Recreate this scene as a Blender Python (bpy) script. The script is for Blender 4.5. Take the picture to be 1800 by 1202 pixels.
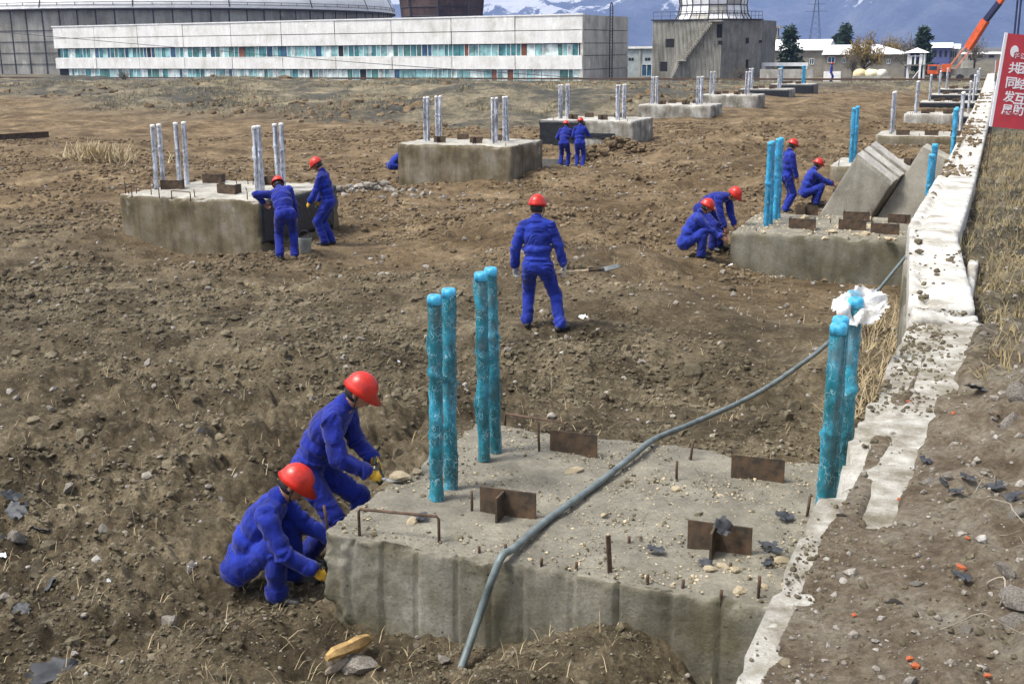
import bpy, bmesh, math, random
import numpy as np
from mathutils import Vector, Matrix

# ------------------------------------------------------------------ camera
sc = bpy.context.scene
for o in list(bpy.data.objects): bpy.data.objects.remove(o)
FPX, CX, CY = 2050.0, 900.0, 601.0           # focal length and centre in photo pixels (1800 x 1202)
EYE = np.array([0.0, 0.0, 4.0])
PITCH, YAW, ROLL = math.atan(514 / FPX), math.radians(22.0), math.radians(0.45)
_fh = np.array([-math.sin(YAW), math.cos(YAW), 0]); _rt = np.array([math.cos(YAW), math.sin(YAW), 0]); _z = np.array([0, 0, 1.0])
CF = _fh * math.cos(PITCH) - _z * math.sin(PITCH)
_u = _fh * math.sin(PITCH) + _z * math.cos(PITCH)
CR = _rt * math.cos(ROLL) - _u * math.sin(ROLL)
CU = _u * math.cos(ROLL) + _rt * math.sin(ROLL)
cam = bpy.data.cameras.new('camera'); camo = bpy.data.objects.new('camera', cam); sc.collection.objects.link(camo)
M = Matrix.Identity(4)
for i in range(3):
    M[i][0] = CR[i]; M[i][1] = CU[i]; M[i][2] = -CF[i]; M[i][3] = EYE[i]
camo.matrix_world = M
cam.sensor_width = 36; cam.lens = FPX / 1800 * 36; cam.clip_end = 40000; cam.clip_start = 0.1
sc.camera = camo
# ------------------------------------------------------------------ sky and sun (bright thin overcast)
SUN_EL, SUN_AZ = math.radians(58), math.radians(232)   # azimuth clockwise from +Y: behind the camera, to its left
w = bpy.data.worlds.new('World'); sc.world = w; w.use_nodes = True
nt = w.node_tree; nt.nodes.clear()
sky = nt.nodes.new('ShaderNodeTexSky'); sky.sky_type = 'NISHITA'; sky.sun_disc = False
sky.sun_elevation = SUN_EL; sky.sun_rotation = SUN_AZ; sky.dust_density = 4.0; sky.air_density = 1.0; sky.ozone_density = 1.0
hs = nt.nodes.new('ShaderNodeHueSaturation'); hs.inputs['Saturation'].default_value = 0.18
bg = nt.nodes.new('ShaderNodeBackground'); bg.inputs['Strength'].default_value = 0.09
wo = nt.nodes.new('ShaderNodeOutputWorld')
nt.links.new(sky.outputs[0], hs.inputs['Color']); nt.links.new(hs.outputs[0], bg.inputs['Color']); nt.links.new(bg.outputs[0], wo.inputs['Surface'])
sl = bpy.data.lights.new('sun', 'SUN'); sl.energy = 1.5; sl.angle = math.radians(14); sl.color = (1, 0.95, 0.86)
so = bpy.data.objects.new('sun', sl); sc.collection.objects.link(so)
sd = Vector((math.sin(SUN_AZ) * math.cos(SUN_EL), math.cos(SUN_AZ) * math.cos(SUN_EL), math.sin(SUN_EL)))
so.rotation_euler = sd.to_track_quat('Z', 'Y').to_euler(); so.location = (0, 0, 50)
vs = sc.view_settings
vs.view_transform = 'Standard'; vs.look = 'None'; vs.gamma = 1; vs.use_curve_mapping = False; vs.exposure = 1.55
sc.cycles.max_bounces = 6; sc.cycles.transparent_max_bounces = 10; sc.cycles.volume_bounces = 1

# ------------------------------------------------------------------ pixel helpers (a pixel gives a direction only)
def ray(x, y): return CF + CR * (x - CX) / FPX - CU * (y - CY) / FPX
def P(x, y, z=0.0):
    d = ray(x, y); return EYE + d * ((z - EYE[2]) / d[2])
def D(x, y, Y):
    d = ray(x, y); return EYE + d * (Y / d[1])
def DX(x, y, X):
    d = ray(x, y); return EYE + d * (X / d[0])
# ------------------------------------------------------------------ noise
def _h(ix, iy, iz, seed):
    n = (ix * 374761393 + iy * 668265263 + iz * 2147483647 + seed * 1274126177) & 0xFFFFFFFF
    n = ((n ^ (n >> 13)) * 1274126177) & 0xFFFFFFFF
    n = ((n ^ (n >> 16)) * 2246822519) & 0xFFFFFFFF
    return ((n ^ (n >> 15)) & 0xFFFF) / 32767.5 - 1.0
def noise3(p, seed=0):
    p = np.asarray(p, float); i = np.floor(p).astype(np.int64); f = p - i; f = f * f * (3 - 2 * f)
    x, y, z = i[:, 0], i[:, 1], i[:, 2]; fx, fy, fz = f[:, 0], f[:, 1], f[:, 2]
    r = 0
    for dx in (0, 1):
        for dy in (0, 1):
            for dz in (0, 1):
                r = r + _h(x + dx, y + dy, z + dz, seed) * (fx if dx else 1 - fx) * (fy if dy else 1 - fy) * (fz if dz else 1 - fz)
    return r
def noise2(x, y, s, seed=0):
    x = np.asarray(x, float) / s; y = np.asarray(y, float) / s
    ix = np.floor(x).astype(np.int64); iy = np.floor(y).astype(np.int64)
    fx = x - ix; fy = y - iy; fx = fx * fx * (3 - 2 * fx); fy = fy * fy * (3 - 2 * fy)
    z = np.int64(7)
    a = _h(ix, iy, z, seed); b = _h(ix + 1, iy, z, seed); c = _h(ix, iy + 1, z, seed); d = _h(ix + 1, iy + 1, z, seed)
    return (a * (1 - fx) + b * fx) * (1 - fy) + (c * (1 - fx) + d * fx) * fy
rng = np.random.default_rng(5)
random.seed(5)
# ------------------------------------------------------------------ materials
def _n(nt, t, **k):
    n = nt.nodes.new(t)
    for a, b in k.items(): setattr(n, a, b)
    return n
def newmat(name):
    m = bpy.data.materials.new(name); m.use_nodes = True
    nt = m.node_tree; b = nt.nodes['Principled BSDF']; return m, nt, b
def c4(c): return (c[0], c[1], c[2], 1)
def tnoise(nt, co, scale, detail=4, rough=0.6, stretch=None):
    n = _n(nt, 'ShaderNodeTexNoise'); n.inputs['Scale'].default_value = scale; n.inputs['Detail'].default_value = detail; n.inputs['Roughness'].default_value = rough
    if stretch:
        mp = _n(nt, 'ShaderNodeMapping'); mp.inputs['Scale'].default_value = stretch
        nt.links.new(co, mp.inputs[0]); co = mp.outputs[0]
    nt.links.new(co, n.inputs['Vector']); return n.outputs['Fac']
def ramp(nt, fac, stops, interp='LINEAR'):
    r = _n(nt, 'ShaderNodeValToRGB'); r.color_ramp.interpolation = interp
    e = r.color_ramp.elements
    while len(e) < len(stops): e.new(0.5)
    for i, (p, c) in enumerate(stops):
        e[i].position = p; e[i].color = c4(c) if not isinstance(c, (int, float)) else (c, c, c, 1)
    nt.links.new(fac, r.inputs[0]); return r.outputs[0]
def mixc(nt, fac, a, b, mode='MIX'):
    m = _n(nt, 'ShaderNodeMix', data_type='RGBA', blend_type=mode)
    for s, v in ((m.inputs[0], fac), (m.inputs[6], a), (m.inputs[7], b)):
        if isinstance(v, (int, float)): s.default_value = v
        elif isinstance(v, tuple): s.default_value = c4(v)
        else: nt.links.new(v, s)
    return m.outputs[2]
def bump(nt, b, h, dist, strength=1.0):
    n = _n(nt, 'ShaderNodeBump'); n.inputs['Distance'].default_value = dist; n.inputs['Strength'].default_value = strength
    nt.links.new(h, n.inputs['Height']); nt.links.new(n.outputs[0], b.inputs['Normal'])
def coords(nt, kind='Object'): return _n(nt, 'ShaderNodeTexCoord').outputs[kind]
def simple(name, col, rough=0.6, metal=0.0, var=0.25, scale=8, bmp=0.0, col2=None, detail=4, spec=0.5):
    m, nt, b = newmat(name); co = coords(nt)
    n = tnoise(nt, co, scale, detail)
    c2 = col2 if col2 else tuple(max(0, x * (1 - var)) for x in col)
    b1 = col if col2 else tuple(min(1, x * (1 + var)) for x in col)
    nt.links.new(ramp(nt, n, [(0.35, c2), (0.65, b1)]), b.inputs['Base Color'])
    b.inputs['Roughness'].default_value = rough; b.inputs['Metallic'].default_value = metal; b.inputs['Specular IOR Level'].default_value = spec
    if bmp: bump(nt, b, tnoise(nt, co, scale * 4, 5), bmp)
    return m
def concrete(name, base=(0.30, 0.27, 0.21), dark=(0.12, 0.105, 0.07), light=(0.48, 0.46, 0.40), streak=0.7, top=None, bmp=0.012, moss=0.0, scale=1.0):
    m, nt, b = newmat(name); co = coords(nt)
    big = ramp(nt, tnoise(nt, co, 1.3 * scale, 5, 0.65), [(0.3, dark), (0.5, base), (0.75, light)])
    st = ramp(nt, tnoise(nt, co, 1.0 * scale, 5, 0.6, (5, 5, 0.7)), [(0.38, 0.45), (0.6, 1.0)])
    c = mixc(nt, streak, big, st, 'MULTIPLY')
    fine = ramp(nt, tnoise(nt, co, 38 * scale, 4, 0.75), [(0.3, 0.55), (0.55, 1.0), (0.8, 1.25)])
    c = mixc(nt, 0.65, c, fine, 'MULTIPLY')
    if moss:
        mf = ramp(nt, tnoise(nt, co, 2.1 * scale, 6, 0.7), [(0.42, 0.0), (0.62, moss)])
        c = mixc(nt, mf, c, (0.10, 0.085, 0.028))
    pv = _n(nt, 'ShaderNodeTexVoronoi'); pv.inputs['Scale'].default_value = 17 * scale; nt.links.new(co, pv.inputs['Vector']); pm = ramp(nt, tnoise(nt, co, 5 * scale, 4, .6), [(.5, 0.0), (.62, .8)])
    pt = mixc(nt, 1.0, ramp(nt, pv.outputs['Distance'], [(.10, 1.0), (.2, 0.0)]), pm, 'MULTIPLY'); c = mixc(nt, pt, c, tuple(x * .45 for x in dark))
    lp = ramp(nt, tnoise(nt, co, 2.6 * scale, 3, 0.5, (1, 1, 0.55)), [(0.66, 0.0), (0.74, 0.75)])
    c = mixc(nt, lp, c, tuple(x * 1.1 for x in light))
    if top:                                   # dust and cement scum lying on upward faces
        g = _n(nt, 'ShaderNodeNewGeometry'); sx = _n(nt, 'ShaderNodeSeparateXYZ'); nt.links.new(g.outputs['True Normal'], sx.inputs[0])
        tf = ramp(nt, sx.outputs[2], [(0.45, 0.0), (0.75, 1.0)])
        tc = ramp(nt, tnoise(nt, co, 2.2 * scale, 6, 0.7), [(0.3, tuple(x * 0.6 for x in top)), (0.5, top), (0.72, tuple(min(1, x * 1.5) for x in top))])
        tc = mixc(nt, 0.7, tc, fine, 'MULTIPLY')
        c = mixc(nt, tf, c, tc)
    nt.links.new(c, b.inputs['Base Color']); b.inputs['Roughness'].default_value = 0.92; b.inputs['Specular IOR Level'].default_value = 0.25
    bump(nt, b, tnoise(nt, co, 24 * scale, 8, 0.75), bmp)
    return m
MT = {}
# ------------------------------------------------------------------ mesh helpers
COL = sc.collection
def mesh_np(name, V, faces, mats, smooth=True, mi=None):
    me = bpy.data.meshes.new(name); V = np.asarray(V, np.float32)
    if isinstance(faces, np.ndarray):
        n, k = faces.shape
        me.vertices.add(len(V)); me.vertices.foreach_set('co', V.ravel())
        me.loops.add(n * k); me.loops.foreach_set('vertex_index', faces.astype(np.int32).ravel())
        me.polygons.add(n); me.polygons.foreach_set('loop_start', np.arange(0, n * k, k, dtype=np.int32)); me.polygons.foreach_set('loop_total', np.full(n, k, np.int32))
    else:
        me.from_pydata([tuple(v) for v in V], [], [tuple(f) for f in faces])
    for m in (mats if isinstance(mats, (list, tuple)) else [mats]): me.materials.append(m)
    if mi is not None: me.polygons.foreach_set('material_index', np.asarray(mi, np.int32))
    me.update(); me.validate()
    me.polygons.foreach_set('use_smooth', np.full(len(me.polygons), smooth, bool))
    return me
def link(name, me, parent=None):
    o = bpy.data.objects.new(name, me); COL.objects.link(o)
    if parent is not None: o.parent = parent
    return o
def tag(o, label=None, cat=None, group=None, kind=None):
    if label: o['label'] = label
    if cat: o['category'] = cat
    if group: o['group'] = group
    if kind: o['kind'] = kind
    return o
def thing(name, label, cat, loc=(0, 0, 0), rz=0.0, group=None):
    o = bpy.data.objects.new(name, None); COL.objects.link(o); o.empty_display_size = 0.2
    o.location = tuple(loc); o.rotation_euler = (0, 0, rz); return tag(o, label, cat, group)
def copy_tree(o, parent=None):
    c = o.copy(); COL.objects.link(c); c.parent = parent
    for ch in o.children: copy_tree(ch, c)
    return c
def frame(d):
    d = np.asarray(d, float); d = d / np.linalg.norm(d)
    a = np.array([0, 0, 1.0]) if abs(d[2]) < 0.9 else np.array([1.0, 0, 0])
    u = np.cross(a, d); u /= np.linalg.norm(u); return u, np.cross(d, u), d
class MB:
    def __init__(s): s.v = []; s.f = []
    def add(s, V, F):
        b = len(s.v); s.v += [tuple(map(float, x)) for x in V]; s.f += [tuple(b + i for i in f) for f in F]; return s
    def box(s, c, size, rz=0.0, mat=None):
        hx, hy, hz = size[0] / 2, size[1] / 2, size[2] / 2
        V = [(x, y, z) for z in (-hz, hz) for x, y in ((-hx, -hy), (hx, -hy), (hx, hy), (-hx, hy))]
        ca, sa = math.cos(rz), math.sin(rz)
        V = [(c[0] + x * ca - y * sa, c[1] + x * sa + y * ca, c[2] + z) for x, y, z in V]
        return s.add(V, [(3, 2, 1, 0), (4, 5, 6, 7), (0, 1, 5, 4), (1, 2, 6, 5), (2, 3, 7, 6), (3, 0, 4, 7)])
    def hexa(s, o, a, b, c):
        o, a, b, c = map(np.asarray, (o, a, b, c)); V = [o, o + a, o + a + b, o + b, o + c, o + a + c, o + a + b + c, o + b + c]
        return s.add(V, [(3, 2, 1, 0), (4, 5, 6, 7), (0, 1, 5, 4), (1, 2, 6, 5), (2, 3, 7, 6), (3, 0, 4, 7)])
    def bar(s, a, b, w, h=None):
        a = np.asarray(a, float); b = np.asarray(b, float); u, v, d = frame(b - a); h = h or w
        return s.hexa(a - u * w / 2 - v * h / 2, u * w, v * h, b - a)
    def tube(s, path, r, n=8, cap=True):
        path = [np.asarray(p, float) for p in path]; rs = r if isinstance(r, (list, tuple, np.ndarray)) else [r] * len(path)
        V = []; m = len(path); pu = None
        for i, p in enumerate(path):
            d = path[min(i + 1, m - 1)] - path[max(i - 1, 0)]
            if pu is None: u, v, d = frame(d)
            else:
                d = d / np.linalg.norm(d); u = pu - d * np.dot(pu, d); u /= np.linalg.norm(u); v = np.cross(d, u)
            pu = u
            for k in range(n):
                a = 2 * math.pi * k / n; V.append(p + (u * math.cos(a) + v * math.sin(a)) * rs[i])
        F = [(i * n + k, i * n + (k + 1) % n, (i + 1) * n + (k + 1) % n, (i + 1) * n + k) for i in range(m - 1) for k in range(n)]
        if cap: F += [tuple(range(n - 1, -1, -1)), tuple((m - 1) * n + k for k in range(n))]
        return s.add(V, F)
    def poly(s, pts, ext):
        n = len(pts); pts = [np.asarray(p, float) for p in pts]; e = np.asarray(ext, float)
        return s.add(pts + [p + e for p in pts], [tuple(range(n - 1, -1, -1)), tuple(range(n, 2 * n))] + [(i, (i + 1) % n, n + (i + 1) % n, n + i) for i in range(n)])
    def build(s, name, mat, parent=None, smooth=False):
        return link(name, mesh_np(name, s.v, s.f, mat, smooth), parent)
def smooth_path(pts, n=6):
    pts = [np.asarray(p, float) for p in pts]; out = []
    q = [2 * pts[0] - pts[1]] + pts + [2 * pts[-1] - pts[-2]]
    for i in range(1, len(q) - 2):
        for k in range(n):
            t = k / n; a, b, c, d = q[i - 1:i + 3]
            out.append(0.5 * (2 * b + (c - a) * t + (2 * a - 5 * b + 4 * c - d) * t * t + (3 * b - a - 3 * c + d) * t ** 3))
    return out + [pts[-1]]
def rock_shape(seed, sub=1, flat=0.7):
    bm = bmesh.new(); bmesh.ops.create_icosphere(bm, subdivisions=sub, radius=1.0)
    V = np.array([v.co[:] for v in bm.verts]); F = np.array([[v.index for v in f.verts] for f in bm.faces]); bm.free()
    V = V * (1 + 0.45 * noise3(V * 1.3 + seed * 7.1, seed))[:, None]
    r = np.random.default_rng(seed)
    for _ in range(5):                       # knock flat facets off
        d = r.normal(size=3); d /= np.linalg.norm(d); k = 0.62; t = V @ d; V = V - np.outer(np.maximum(t - k, 0), d)
    V[:, 2] *= flat; return V, F
def scatter(name, pos, size, shapes, mat, kind='stuff', smooth=False, squash=1.0):
    Vs = []; Fs = []; off = 0; r = np.random.default_rng(len(pos))
    for i, (p, s) in enumerate(zip(pos, size)):
        V, F = shapes[r.integers(len(shapes))]
        a, b, c = r.uniform(0, 6.28), r.uniform(-.4, .4), r.uniform(-.4, .4)
        ca, sa = math.cos(a), math.sin(a); cb, sb = math.cos(b), math.sin(b)
        R = np.array([[ca, -sa, 0], [sa, ca, 0], [0, 0, 1]]) @ np.array([[1, 0, 0], [0, cb, -sb], [0, sb, cb]])
        Vs.append((V * s * np.array([1, r.uniform(.6, 1), squash])) @ R.T + p); Fs.append(F + off); off += len(V)
    o = link(name, mesh_np(name, np.vstack(Vs), np.vstack(Fs), mat, smooth)); return o
# ------------------------------------------------------------------ terrain
CTRL = [(100,1150,-.1),(300,1190,-.1),(480,1075,-.28),(540,1100,-.25),(430,1130,-.2),(620,1130,-.15),(700,1165,-.1),(820,1195,-.1),(930,1155,.2),(990,1128,.36),(1050,1118,.44),(1120,1132,.42),(1190,1165,.28),(1260,1225,.0),(870,1185,.0),(1060,1165,.36),(1000,1195,.25),(1100,1195,.3),
 (300,900,0),(50,800,.05),(400,700,.1),(620,860,-.05),(700,700,.15),(1000,700,.2),(1200,690,.15),(1300,600,.15),(1350,550,-.1),(1440,560,.05),(1530,600,.2),(1180,520,.35),(1250,490,-.1),(1205,475,-.1),(1450,500,-.2),
 (945,578,.45),(800,500,.4),(1100,450,.4),(600,600,.3),(300,550,.15),(150,450,.0),(470,455,-.05),(505,455,0),(330,460,-.2),(220,455,-.1),(580,432,0),(690,330,-.2),(850,325,-.1),(945,320,-.1),(1015,298,-.5),(1090,275,0),(1150,250,.3),(1250,260,.5),(1340,290,.3),(1380,358,0),(1425,350,0),(1200,350,.4),(1000,380,.4),(800,370,.15),(640,342,0),(1300,215,.35),(1400,190,.3),(1500,165,.3),(1450,230,.5),
 (60,330,.25),(140,290,.5),(0,300,.3),(200,280,.1),(0,230,.0),(400,270,.0),(300,236,-.05),(1150,190,.1),(-60,150,1.45),(-60,160,1.25),(-60,176,0.95),(-60,195,0.55),(-60,214,0.2),(80,150,1.45),(80,160,1.25),(80,176,0.95),(80,195,0.55),(80,214,0.2),(220,150,1.45),(220,160,1.25),(220,176,0.95),(220,195,0.55),(220,214,0.2),(360,150,1.45),(360,160,1.25),(360,176,0.95),(360,195,0.55),(360,214,0.2),(500,150,1.45),(500,160,1.25),(500,176,0.95),(500,195,0.55),(500,214,0.2),(640,150,1.45),(640,160,1.25),(640,176,0.95),(640,195,0.55),(640,214,0.2),(780,150,1.45),(780,160,1.25),(780,176,0.95),(780,195,0.55),(780,214,0.2),(920,150,1.45),(920,160,1.25),(920,176,0.95),(920,195,0.55),(920,214,0.2),(1060,150,1.45),(1060,160,1.25),(1060,176,0.95),(1060,195,0.55),(1060,214,0.2),(1180,152,1.0),(1250,152,.6),(1600,153,.4),(1550,200,.3),(1500,280,.2),(1620,165,.2),(250,390,.3),(100,380,.25),(60,600,.15)]
_cp = np.array([P(x, y, z) for x, y, z in CTRL])
_cp = np.vstack([_cp, [[-150, 130, .4], [0, 130, .4], [-80, 132, .4], [60, 130, .4], [-60, 10, .2], [-40, -20, .2], [-20, 2, 0], [-10, -10, 0], [-2.5, 2, 0], [-120, 80, .2], [-90, 50, .2]]])
EY = np.array([-60, 3.8, 5.5, 7, 9.8, 11, 15, 21, 34, 64, 110, 400]); EXX = np.array([-.68, -.68, -.64, -.58, -.46, -.55, -.84, -.75, -.65, -.47, -.4, -.4])
def edge_x(y): return np.interp(y, EY, EXX)
def sstep(a, b, x): t = np.clip((x - a) / (b - a), 0, 1); return t * t * (3 - 2 * t)
def site_z(x, y):
    out = np.zeros_like(x); wsum = np.zeros_like(x)
    for cx, cy, cz in _cp:
        r = math.hypot(cx, cy); d2 = ((x - cx) ** 2 + (y - cy) ** 2) / (0.010 * r * r + .05)
        wgt = 1 / (d2 + .10) ** 2.2; out += wgt * cz; wsum += wgt
    return out / wsum
def ground_z(x, y):
    x = np.asarray(x, float); y = np.asarray(y, float); r = np.hypot(x, y)
    far = sstep(104, 114, y); far2 = sstep(119, 127, y); s = site_z(x, y) * (1 - far) + far * (.85 * (1 - far2) + .3 * far2) * (x < 9000)
    e = edge_x(y); dx = x - e
    lip = np.clip(-.02 + .10 * sstep(6.6, 8.4, y) + .14 * noise2(x, y, .8, 18) + .07 * noise2(x, y, .2, 19) + .03 * noise2(x, y, .07, 17), .0, .3) * sstep(10.5, 9.5, y); bn = sstep(.02, .10, dx - lip) * (1 - sstep(105, 125, y))
    # clods, ruts
    dn = sstep(160, 40, r); gr = grass_w(x, y)
    b1 = np.abs(noise2(x, y, 1.5, 1)); b2 = np.abs(noise2(x, y, .62, 2)); b3 = np.abs(noise2(x, y, .27, 3)); b4 = noise2(x, y, .12, 4); b5 = noise2(x, y, .055, 5)
    ruf = np.clip(.5 + 1.0 * noise2(x, y, 2.7, 9) + .5 * noise2(x, y, 7, 8), .08, 1.35) * (1 - .5 * sstep(13, 20, y))
    b6 = np.abs(noise2(x + .7 * y, y, .19, 6)); det = (.2 * noise2(x, y, 4.5, 7) + .15 * b1 + .10 * b2 * ruf + .07 * b3 * ruf + .04 * b6 * ruf + .04 * b4 * ruf + .035 * b5 * ruf) * (1 - .5 * gr) * dn
    u = x * .96 - y * .28
    rut = (.2 * np.abs(noise2(u * 1.0, y * .10, .7, 11)) + .12 * np.abs(noise2(u, y * .08, .33, 12)) + .15 * noise2(u, y * .3, 2.5, 15)) * sstep(-12.5, -10.5, x) * sstep(-3.8, -5.5, x) * sstep(12, 24, y)
    det = det + rut + gr * (.36 * noise2(x, y, 9, 10) + .3 * noise2(x, y, 5, 13) + .26 * np.abs(noise2(x, y, 2.6, 14)) + .15 * np.abs(noise2(x, y, 1.0, 16))) * sstep(0, 14, 118 - y)
    site = s + det - .12
    near = sstep(10.6, 9.4, y)
    far_bare = sstep(7.5, 7.9, y + .25 * noise2(x, y, .4, 27)) * sstep(.52, .44, dx + .05 * noise2(x, y, .25, 30)) * (1 - .9 * np.exp(-((dx - .21) / .035) ** 2))
    mid_bare = sstep(5.2, 5.6, y) * sstep(7.9, 7.6, y + .2 * noise2(x, y, .3, 29)) * (sstep(.14, .10, dx) + np.exp(-((dx - .31) / .075) ** 4))
    strip = .11 * far_bare + .10 * mid_bare * np.clip(.75 + .9 * noise2(x, y, .45, 31), 0, 1)
    bank_h = near * (1.815 - .05 * np.clip(noise2(x, y, .9, 20) + .5 * noise2(x, y, .3, 28) - .35, 0, 1) - strip + .13 * np.clip(dx - .15, 0, 9)) + (1 - near) * (1.56 + .09 * np.clip(dx - .5, 0, 12))
    bd = .045 * noise2(x, y, .7, 21) + .034 * noise2(x, y, .25, 22) + .022 * noise2(x, y, .11, 23) + .010 * noise2(x, y, .05, 24)
    rgh = .45 + .9 * sstep(.25, 1.0, dx)
    bd = bd * rgh + (.10 * np.abs(noise2(x, y, .35, 25)) + .05 * np.abs(noise2(x, y, .15, 26))) * sstep(.35, .9, dx)
    return site * (1 - bn) + (bank_h + bd) * bn
def grass_w(x, y):
    # dry grass on the field before the rails; bare worked earth between and around the foundations
    f = y + .25 * (x + 15) + 4 * noise2(x, y, 9, 31) + 2 * noise2(x, y, 3, 32)
    left = sstep(47, 54, f) * sstep(-17.2, -19.5, x + 1.0 * noise2(x, y, 4, 33))
    return np.maximum(left, sstep(98, 112, y + 3 * noise2(x, y, 6, 34)))
def gz(x, y): return float(ground_z(np.array([x]), np.array([y]))[0])
def make_ground():
    th = np.concatenate([np.linspace(-180, -14, 30)[:-1], np.linspace(-14, 52, 620), np.linspace(52, 180, 26)[1:-1]])
    th = np.radians(th)
    rr = np.concatenate([[0.0, .6, 1.2], np.geomspace(1.8, 160, 800), np.geomspace(180, 9000, 26)])
    T, R = np.meshgrid(th, rr); X = (-np.sin(T) * R).ravel(); Y = (np.cos(T) * R).ravel()
    Z = ground_z(X, Y); n, m = T.shape
    i = np.arange(n - 1)[:, None] * m; j = np.arange(m)[None, :]; jn = (j + 1) % m
    F = np.stack([i + j, i + jn, i + m + jn, i + m + j], -1).reshape(-1, 4)
    me = mesh_np('ground', np.stack([X, Y, Z], 1), F, MT['ground'])
    at = me.color_attributes.new('region', 'FLOAT_COLOR', 'POINT')
    e = edge_x(Y); bank = sstep(.02, .1, X - e) * (1 - sstep(105, 125, Y))
    g = grass_w(X, Y) * (1 - bank); bg_ = bank * sstep(6.8, 11.5, Y + 1.2 * noise2(X, Y, 1.5, 41) + 1.1 * (X - e - 1))
    clay = sstep(14, 26, Y + 3 * noise2(X, Y, 5, 42)) * (1 - bank)
    C = np.stack([np.maximum(g, bg_), clay, bank, np.ones_like(X)], 1).astype(np.float32)
    at.data.foreach_set('color', C.ravel())
    return tag(link('ground', me), kind='structure')
def mat_ground():
    m, nt, b = newmat('earth'); co = coords(nt)
    at = _n(nt, 'ShaderNodeAttribute', attribute_name='region'); sp = _n(nt, 'ShaderNodeSeparateColor'); nt.links.new(at.outputs['Color'], sp.inputs[0])
    wet = ramp(nt, tnoise(nt, co, .9, 8, .7), [(.3, (.036, .027, .016)), (.45, (.10, .078, .047)), (.58, (.19, .153, .096)), (.78, (.34, .285, .19))])
    cl = ramp(nt, tnoise(nt, co, .7, 8, .72), [(.3, (.048, .033, .017)), (.45, (.13, .09, .048)), (.58, (.225, .162, .092)), (.76, (.40, .31, .19))])
    c = mixc(nt, sp.outputs[1], wet, cl)
    fl = ramp(nt, tnoise(nt, co, 22, 6, .82), [(.32, .25), (.52, 1.0), (.72, 1.8)])
    c = mixc(nt, .85, c, fl, 'MULTIPLY')
    f2 = ramp(nt, tnoise(nt, co, 4.5, 6, .75), [(.35, .55), (.55, 1.05), (.75, 1.35)]); c = mixc(nt, .8, c, f2, 'MULTIPLY')
    gc = ramp(nt, tnoise(nt, co, .5, 9, .78), [(.30, (.035, .032, .024)), (.42, (.09, .078, .053)), (.52, (.175, .15, .10)), (.62, (.27, .225, .145)), (.76, (.38, .315, .20))])
    gc = mixc(nt, .8, gc, ramp(nt, tnoise(nt, co, 6, 6, .8, (1, .5, 1)), [(.3, .35), (.52, 1.0), (.72, 1.8)]), 'MULTIPLY')
    ash = ramp(nt, tnoise(nt, co, .16, 7, .68), [(.47, 0.0), (.55, .95)]); gc = mixc(nt, ash, gc, ramp(nt, tnoise(nt, co, 1.4, 7, .8), [(.35, (.028, .03, .026)), (.6, (.085, .08, .065)), (.75, (.2, .18, .14))]))
    c = mixc(nt, sp.outputs[0], c, gc)
    bk = ramp(nt, tnoise(nt, co, 3.3, 8, .75), [(.28, (.10, .075, .048)), (.45, (.20, .155, .105)), (.58, (.31, .265, .195)), (.75, (.42, .39, .32))])
    bk = mixc(nt, .8, bk, ramp(nt, tnoise(nt, co, 30, 5, .8), [(.3, .4), (.52, 1.0), (.72, 1.6)]), 'MULTIPLY')
    bk = mixc(nt, sp.outputs[0], bk, gc)
    c = mixc(nt, sp.outputs[2], c, bk)
    pv = _n(nt, 'ShaderNodeTexVoronoi'); pv.inputs['Scale'].default_value = 26; nt.links.new(co, pv.inputs['Vector'])
    pf = ramp(nt, pv.outputs['Color'], [(.88, 0.0), (.92, .4)]); c = mixc(nt, pf, c, (.34, .31, .26))
    nt.links.new(c, b.inputs['Base Color']); b.inputs['Roughness'].default_value = .96; b.inputs['Specular IOR Level'].default_value = .15
    h = tnoise(nt, co, 14, 10, .8); bump(nt, b, h, .06)
    return m
MT['ground'] = mat_ground()
ground = make_ground()
# loose clods and stones, uncountable: one sheet of crumbs on the earth, one on the bank
def mat_clod(name, stops, sc_=.9, fine=25):
    m, nt, b = newmat(name); co = coords(nt)
    c = ramp(nt, tnoise(nt, co, sc_, 8, .7), stops)
    c = mixc(nt, .8, c, ramp(nt, tnoise(nt, co, fine, 4, .8), [(.3, .45), (.55, 1.0), (.75, 1.4)]), 'MULTIPLY')
    nt.links.new(c, b.inputs['Base Color']); b.inputs['Roughness'].default_value = .95; b.inputs['Specular IOR Level'].default_value = .15
    bump(nt, b, tnoise(nt, co, 40, 5, .7), .01); return m
def soil_clod():
    m, nt, b = newmat('soil_clod'); co = coords(nt); sp = _n(nt, 'ShaderNodeSeparateXYZ'); nt.links.new(co, sp.inputs[0])
    mr = _n(nt, 'ShaderNodeMapRange'); mr.inputs[1].default_value = 13; mr.inputs[2].default_value = 27; nt.links.new(sp.outputs[1], mr.inputs[0])
    n = tnoise(nt, co, .9, 8, .7); c = mixc(nt, mr.outputs[0], ramp(nt, n, [(.3, (.06, .05, .033)), (.5, (.14, .117, .077)), (.7, (.25, .212, .145))]), ramp(nt, n, [(.3, (.07, .05, .028)), (.5, (.165, .12, .07)), (.7, (.30, .225, .14))]))
    c = mixc(nt, .8, c, ramp(nt, tnoise(nt, co, 25, 4, .8), [(.3, .45), (.55, 1.0), (.75, 1.5)]), 'MULTIPLY')
    nt.links.new(c, b.inputs['Base Color']); b.inputs['Roughness'].default_value = .95; b.inputs['Specular IOR Level'].default_value = .15; bump(nt, b, tnoise(nt, co, 40, 5, .7), .01); return m
MT['clod'] = soil_clod()
MT['pebble'] = mat_clod('pebble', [(.25, (.09, .085, .08)), (.4, (.2, .175, .14)), (.55, (.33, .3, .26)), (.7, (.5, .48, .44))], 9)
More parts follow.
